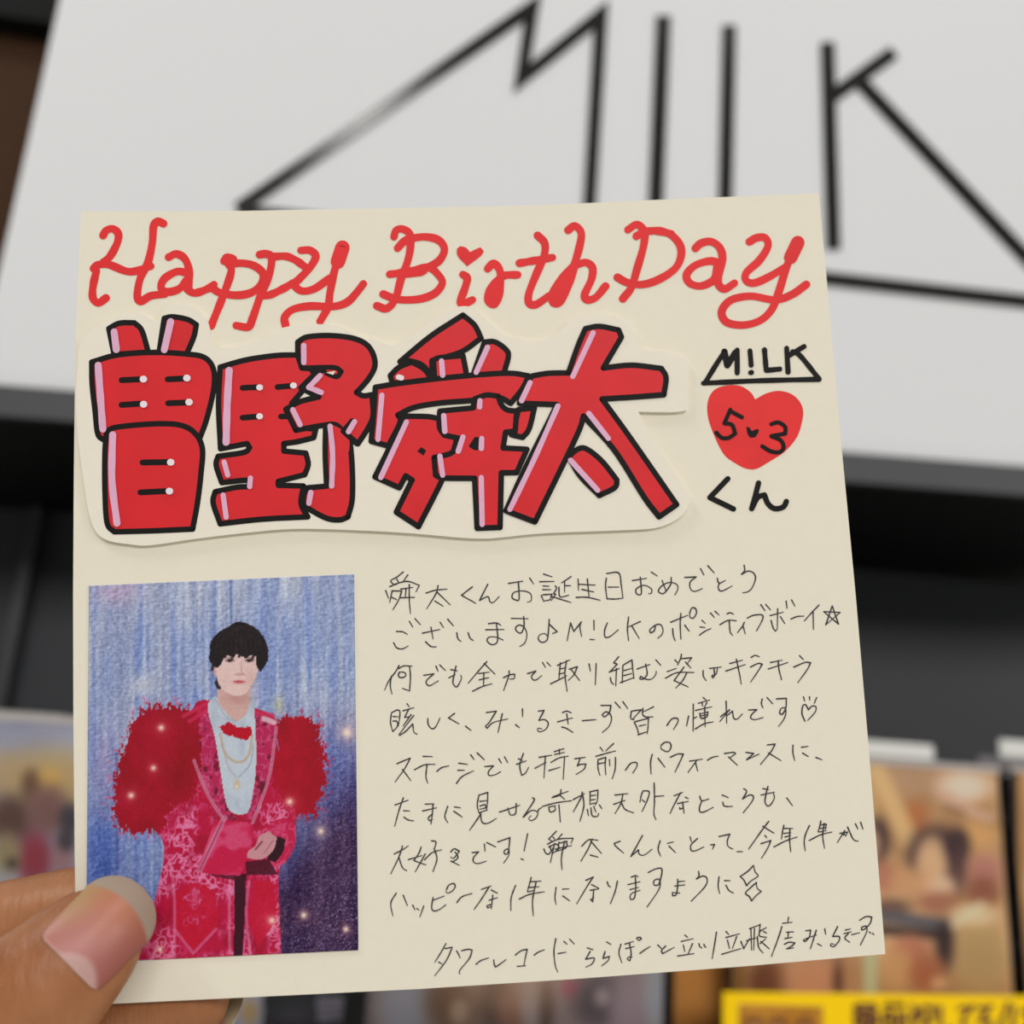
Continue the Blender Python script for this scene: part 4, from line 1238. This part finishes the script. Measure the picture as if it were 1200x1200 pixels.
def tube(bm, rings, ratio=0.82, seg=20):
    """rings: (px, py, height over the card in mm, radius in photo pixels), from tip to root; in the card's frame"""
    C = [card(x, y, h / 1000.0) for x, y, h, r in rings]
    loops = []
    for i, (x, y, h, r) in enumerate(rings):
        ax = (C[min(i + 1, len(C) - 1)] - C[max(i - 1, 0)]).normalized()
        n = Vector((0, 0, 1)) - ax * ax.z
        n.normalize()
        lat = ax.cross(n)
        R = px2m(r, h / 1000.0)
        k = ratio if not isinstance(ratio, (list, tuple)) else ratio[i]
        loops.append([bm.verts.new(C[i] + lat * (R * math.cos(a)) + n * (R * k * math.sin(a))) for a in [2 * math.pi * j / seg for j in range(seg)]])
    for a, b in zip(loops[:-1], loops[1:]):
        for j in range(seg):
            bm.faces.new((a[j], a[(j + 1) % seg], b[(j + 1) % seg], b[j]))
    bm.faces.new(loops[0][::-1])
    bm.faces.new(loops[-1])


THUMB = [(155, 1054, 5.6, 10), (150, 1059, 5.7, 26), (143, 1066, 5.9, 36), (133, 1076, 6.2, 46), (119, 1090, 6.7, 55), (100, 1109, 7.3, 61.5), (80, 1129, 8.4, 66), (60, 1149, 9.2, 71),
         (20, 1188, 8.6, 80), (-40, 1243, 6, 88), (-110, 1305, 3, 98), (-190, 1370, 2, 110)]
INDEX = [(292, 1056, -8.4, 12), (284, 1057, -8.4, 32), (268, 1059, -8.3, 46), (235, 1064, -8.3, 55), (160, 1073, -8.4, 59), (85, 1083, -8.6, 60), (0, 1102, -9.4, 61), (-80, 1126, -11, 66), (-170, 1185, -12, 78), (-250, 1280, -8, 90)]
MIDDLE = [(269, 1150, -7.6, 10), (263, 1151, -7.6, 28), (251, 1154, -7.6, 41), (228, 1160, -7.8, 49), (170, 1173, -8.2, 53), (100, 1191, -9, 56), (20, 1215, -10, 60), (-60, 1248, -11, 66), (-160, 1300, -10, 76), (-250, 1350, -6, 84)]
RING = [(218, 1266, -9, 14), (208, 1268, -9, 34), (186, 1273, -9.2, 46), (130, 1286, -10, 52), (50, 1306, -11, 56), (-60, 1340, -12, 62), (-180, 1390, -8, 78)]
LITTLE = [(130, 1372, -9, 12), (122, 1374, -9, 28), (104, 1378, -9.4, 38), (50, 1390, -10, 43), (-30, 1410, -11, 48), (-110, 1436, -10, 56), (-190, 1460, -6, 70)]
PALM = [(-90, 1330, 2, 60), (-140, 1360, 4, 130), (-220, 1400, 6, 170), (-320, 1470, 6, 175), (-420, 1560, 4, 160), (-520, 1660, 0, 135), (-640, 1790, -4, 125), (-800, 1960, -8, 130)]
bm = bmesh.new()
for r, k in ((THUMB, 0.80), (INDEX, 0.88), (MIDDLE, 0.88), (RING, 0.88), (LITTLE, 0.88), (PALM, 0.62)):
    tube(bm, r, k)
bmesh.ops.recalc_face_normals(bm, faces=bm.faces)
me = bpy.data.meshes.new('hand')
bm.to_mesh(me)
bm.free()
hand = bpy.data.objects.new('hand', me)
col.objects.link(hand)
md = hand.modifiers.new('skin', 'REMESH')
md.mode = 'VOXEL'
md.voxel_size = 0.0009
ms = hand.modifiers.new('even', 'SMOOTH')
ms.factor = 0.5
ms.iterations = 10
bpy.context.view_layer.update()
dg = bpy.context.evaluated_depsgraph_get()
nm = bpy.data.meshes.new_from_object(hand.evaluated_get(dg))
hand.modifiers.clear()
hand.data = nm
nm.name = 'hand'
nm.polygons.foreach_set('use_smooth', [True] * len(nm.polygons))
hand.matrix_world = CARD_M
tag(hand, 'left hand pinching the lower left corner of the card between thumb and fingers', 'hand')


def skin_mat():
    m = mat('skin', (196, 138, 100), 0.42, 0.0, spec=0.35, sss=0.12)
    nt = m.node_tree
    b = nt.nodes['Principled BSDF']
    tc = nt.nodes.new('ShaderNodeTexCoord')
    n = nt.nodes.new('ShaderNodeTexNoise')
    n.inputs['Scale'].default_value = 90
    n.inputs['Detail'].default_value = 5
    cr = nt.nodes.new('ShaderNodeValToRGB')
    cr.color_ramp.elements[0].position = 0.3
    cr.color_ramp.elements[0].color = lin((146, 90, 54))
    cr.color_ramp.elements[1].position = 0.75
    cr.color_ramp.elements[1].color = lin((174, 118, 78))
    nt.links.new(tc.outputs['Object'], n.inputs['Vector'])
    nt.links.new(n.outputs['Fac'], cr.inputs[0])
    nt.links.new(cr.outputs[0], b.inputs['Base Color'])
    # fine creases across the fingers and pores
    mp = nt.nodes.new('ShaderNodeMapping')
    mp.inputs['Rotation'].default_value = (0, 0, math.radians(-45))
    mp.inputs['Scale'].default_value = (900, 260, 300)
    n2 = nt.nodes.new('ShaderNodeTexNoise')
    n2.inputs['Scale'].default_value = 1.0
    n2.inputs['Detail'].default_value = 6
    bp = nt.nodes.new('ShaderNodeBump')
    bp.inputs['Strength'].default_value = 0.6
    bp.inputs['Distance'].default_value = 0.0005
    nt.links.new(tc.outputs['Object'], mp.inputs[0])
    nt.links.new(mp.outputs[0], n2.inputs['Vector'])
    nt.links.new(n2.outputs['Fac'], bp.inputs['Height'])
    nt.links.new(bp.outputs['Normal'], b.inputs['Normal'])
    return m


nm.materials.clear()
nm.materials.append(skin_mat())
BV = BVHTree.FromPolygons([v.co.copy() for v in nm.vertices], [tuple(p.vertices) for p in nm.polygons])


def nail(base, tip, hmm, half, d_arc, fit_to, side, colour, name, lift=0.00022):
    """a curved nail plate over the fingertip; base and tip are photo pixels on the finger's axis at height hmm"""
    A, B = card(base[0], base[1], hmm / 1000), card(tip[0], tip[1], hmm / 1000)
    A.z = B.z = 0
    L = (B - A).length
    ax = (B - A).normalized()
    lat = Vector((ax.y, -ax.x, 0))
    hw = px2m(half, hmm / 1000)

    bx, by = Vector(base), Vector(tip)
    pax = (by - bx).normalized()
    plat = Vector((-pax.y, pax.x))
    PL = (by - bx).length

    def surf(d, w):
        if side > 0:
            p = bx + pax * (d / L * PL) + plat * (w / hw * half)
            r = CARD_I.to_3x3() @ ray(p.x, p.y)
            hit = BV.ray_cast(CARD_I @ EYE, r.normalized())
        else:
            p = A + ax * d + lat * w
            hit = BV.ray_cast(Vector((p.x, p.y, 0.05 * side)), Vector((0, 0, -side)))
        return hit[0].z if hit[0] else None

    rows, rhs = [], []
    for i in range(14):
        for j in range(-8, 9):
            d, w = L * fit_to * i / 13, hw * 0.92 * j / 8
            z = surf(d, w)
            if z is not None and z * side > 0:
                q_, t_ = w / hw, d / L
                rows.append((1, t_, t_ * t_, q_ * q_, q_ ** 4, q_, q_ * t_, q_ * q_ * t_))
                rhs.append(z)
    k = np.linalg.lstsq(np.array(rows), np.array(rhs), rcond=None)[0]
    lift += max(0.0, float(np.percentile((np.array(rhs) - np.array(rows) @ k) * side, 97)))
    nd, nw = 44, 33
    v, f, cols = [], [], []
    th = 0.00035
    for layer in (0, 1):
        for i in range(nd):
            u = i / (nd - 1)
            if u < 0.10:
                wd = hw * (0.80 + 0.20 * math.sqrt(max(0, 1 - (1 - u / 0.10) ** 2)))
            elif u > d_arc:
                wd = hw * math.sqrt(max(0.0, 1 - ((u - d_arc) / (1 - d_arc)) ** 2)) + hw * 0.02
            else:
                wd = hw
            for j in range(nw):
                w_ = wd * (2 * j / (nw - 1) - 1)
                x, t2 = u, (w_ / hw) ** 2
                bow = 0.03 * L * (t2) * (1 - u) * (1 if u < 0.3 else 0)
                p = A + ax * (u * L) + lat * w_
                q_ = w_ / hw
                z = k[0] + k[1] * x + k[2] * x * x + k[3] * t2 + k[4] * t2 * t2 + k[5] * q_ + k[6] * q_ * x + k[7] * t2 * x + side * (lift - layer * th)
                if side > 0:
                    z -= 0.010 * max(0.0, u - 0.55) ** 2
                    pp = bx + pax * (u * PL) + plat * (w_ / hw * half)
                    p = card(pp.x, pp.y, z)
                v.append((p.x, p.y, z))
                cols.append(colour(u, w_ / hw))
    for i in range(nd - 1):
        for j in range(nw - 1):
            a = i * nw + j
            q = (a, a + 1, a + nw + 1, a + nw)
            f.append(q)
            o = nd * nw
            f.append((q[3] + o, q[2] + o, q[1] + o, q[0] + o))
    rim = [j for j in range(nw)] + [i * nw + nw - 1 for i in range(1, nd)] + [(nd - 1) * nw + j for j in range(nw - 2, -1, -1)] + [i * nw for i in range(nd - 2, 0, -1)]
    o = nd * nw
    for i in range(len(rim)):
        a, b = rim[i], rim[(i + 1) % len(rim)]
        f.append((b, a, a + o, b + o))
    ob = link(name, v, f, NAILM, hand, smooth=True)
    at = ob.data.attributes.new('print', 'FLOAT_COLOR', 'POINT')
    at.data.foreach_set('color', np.array([lin(c) for c in cols], np.float32).ravel())
    bm2 = bmesh.new()
    bm2.from_mesh(ob.data)
    bmesh.ops.recalc_face_normals(bm2, faces=bm2.faces)
    bm2.to_mesh(ob.data)
    bm2.free()
    return ob


NAILM = attr_mat('fingernail', 0.42, 0.4, 0.0)


def mix3(a, b, t):
    t = max(0.0, min(1.0, t))
    return tuple(x * (1 - t) + y * t for x, y in zip(a, b))


def thumb_col(u, w):
    bed = mix3((172, 110, 104), (178, 116, 90), (u - 0.25) * 2)
    bed = mix3(bed, (150, 84, 74), (w - 0.2) * 1.2)
    bed = mix3(bed, (168, 134, 92), max(0, (-w - 0.35) * 1.6) * min(1, u * 2.2))
    lun = 0.17 - 0.20 * ((w - 0.3) / 0.75) ** 2
    bed = mix3((186, 146, 140), bed, (u - lun) * 16 + 0.5)
    bed = mix3((196, 158, 142), bed, u * 28)
    bed = mix3(bed, (206, 160, 146), 0.22 * math.exp(-((w + 0.12) / 0.14) ** 2) * min(1, u * 3))  # soft lengthwise highlight painted into the nail colour
    edge = 0.80 - 0.13 * w * w
    return mix3(bed, (158, 143, 126), (u - edge) * 30 + 0.5)


def back_col(u, w):
    return mix3((190, 130, 112), (170, 156, 128), (u - 0.6) * 8)


o = nail((79, 1130), (168.5, 1040.5), 12, 48.0, 0.62, 0.58, 1, thumb_col, 'fingernail')
o['label'] = 'pink thumbnail with a pale free edge'
o = nail((205, 1165), (287, 1146), -12, 48, 0.45, 0.5, -1, back_col, 'fingernail')
o['label'] = 'translucent fingertip nail seen from behind'
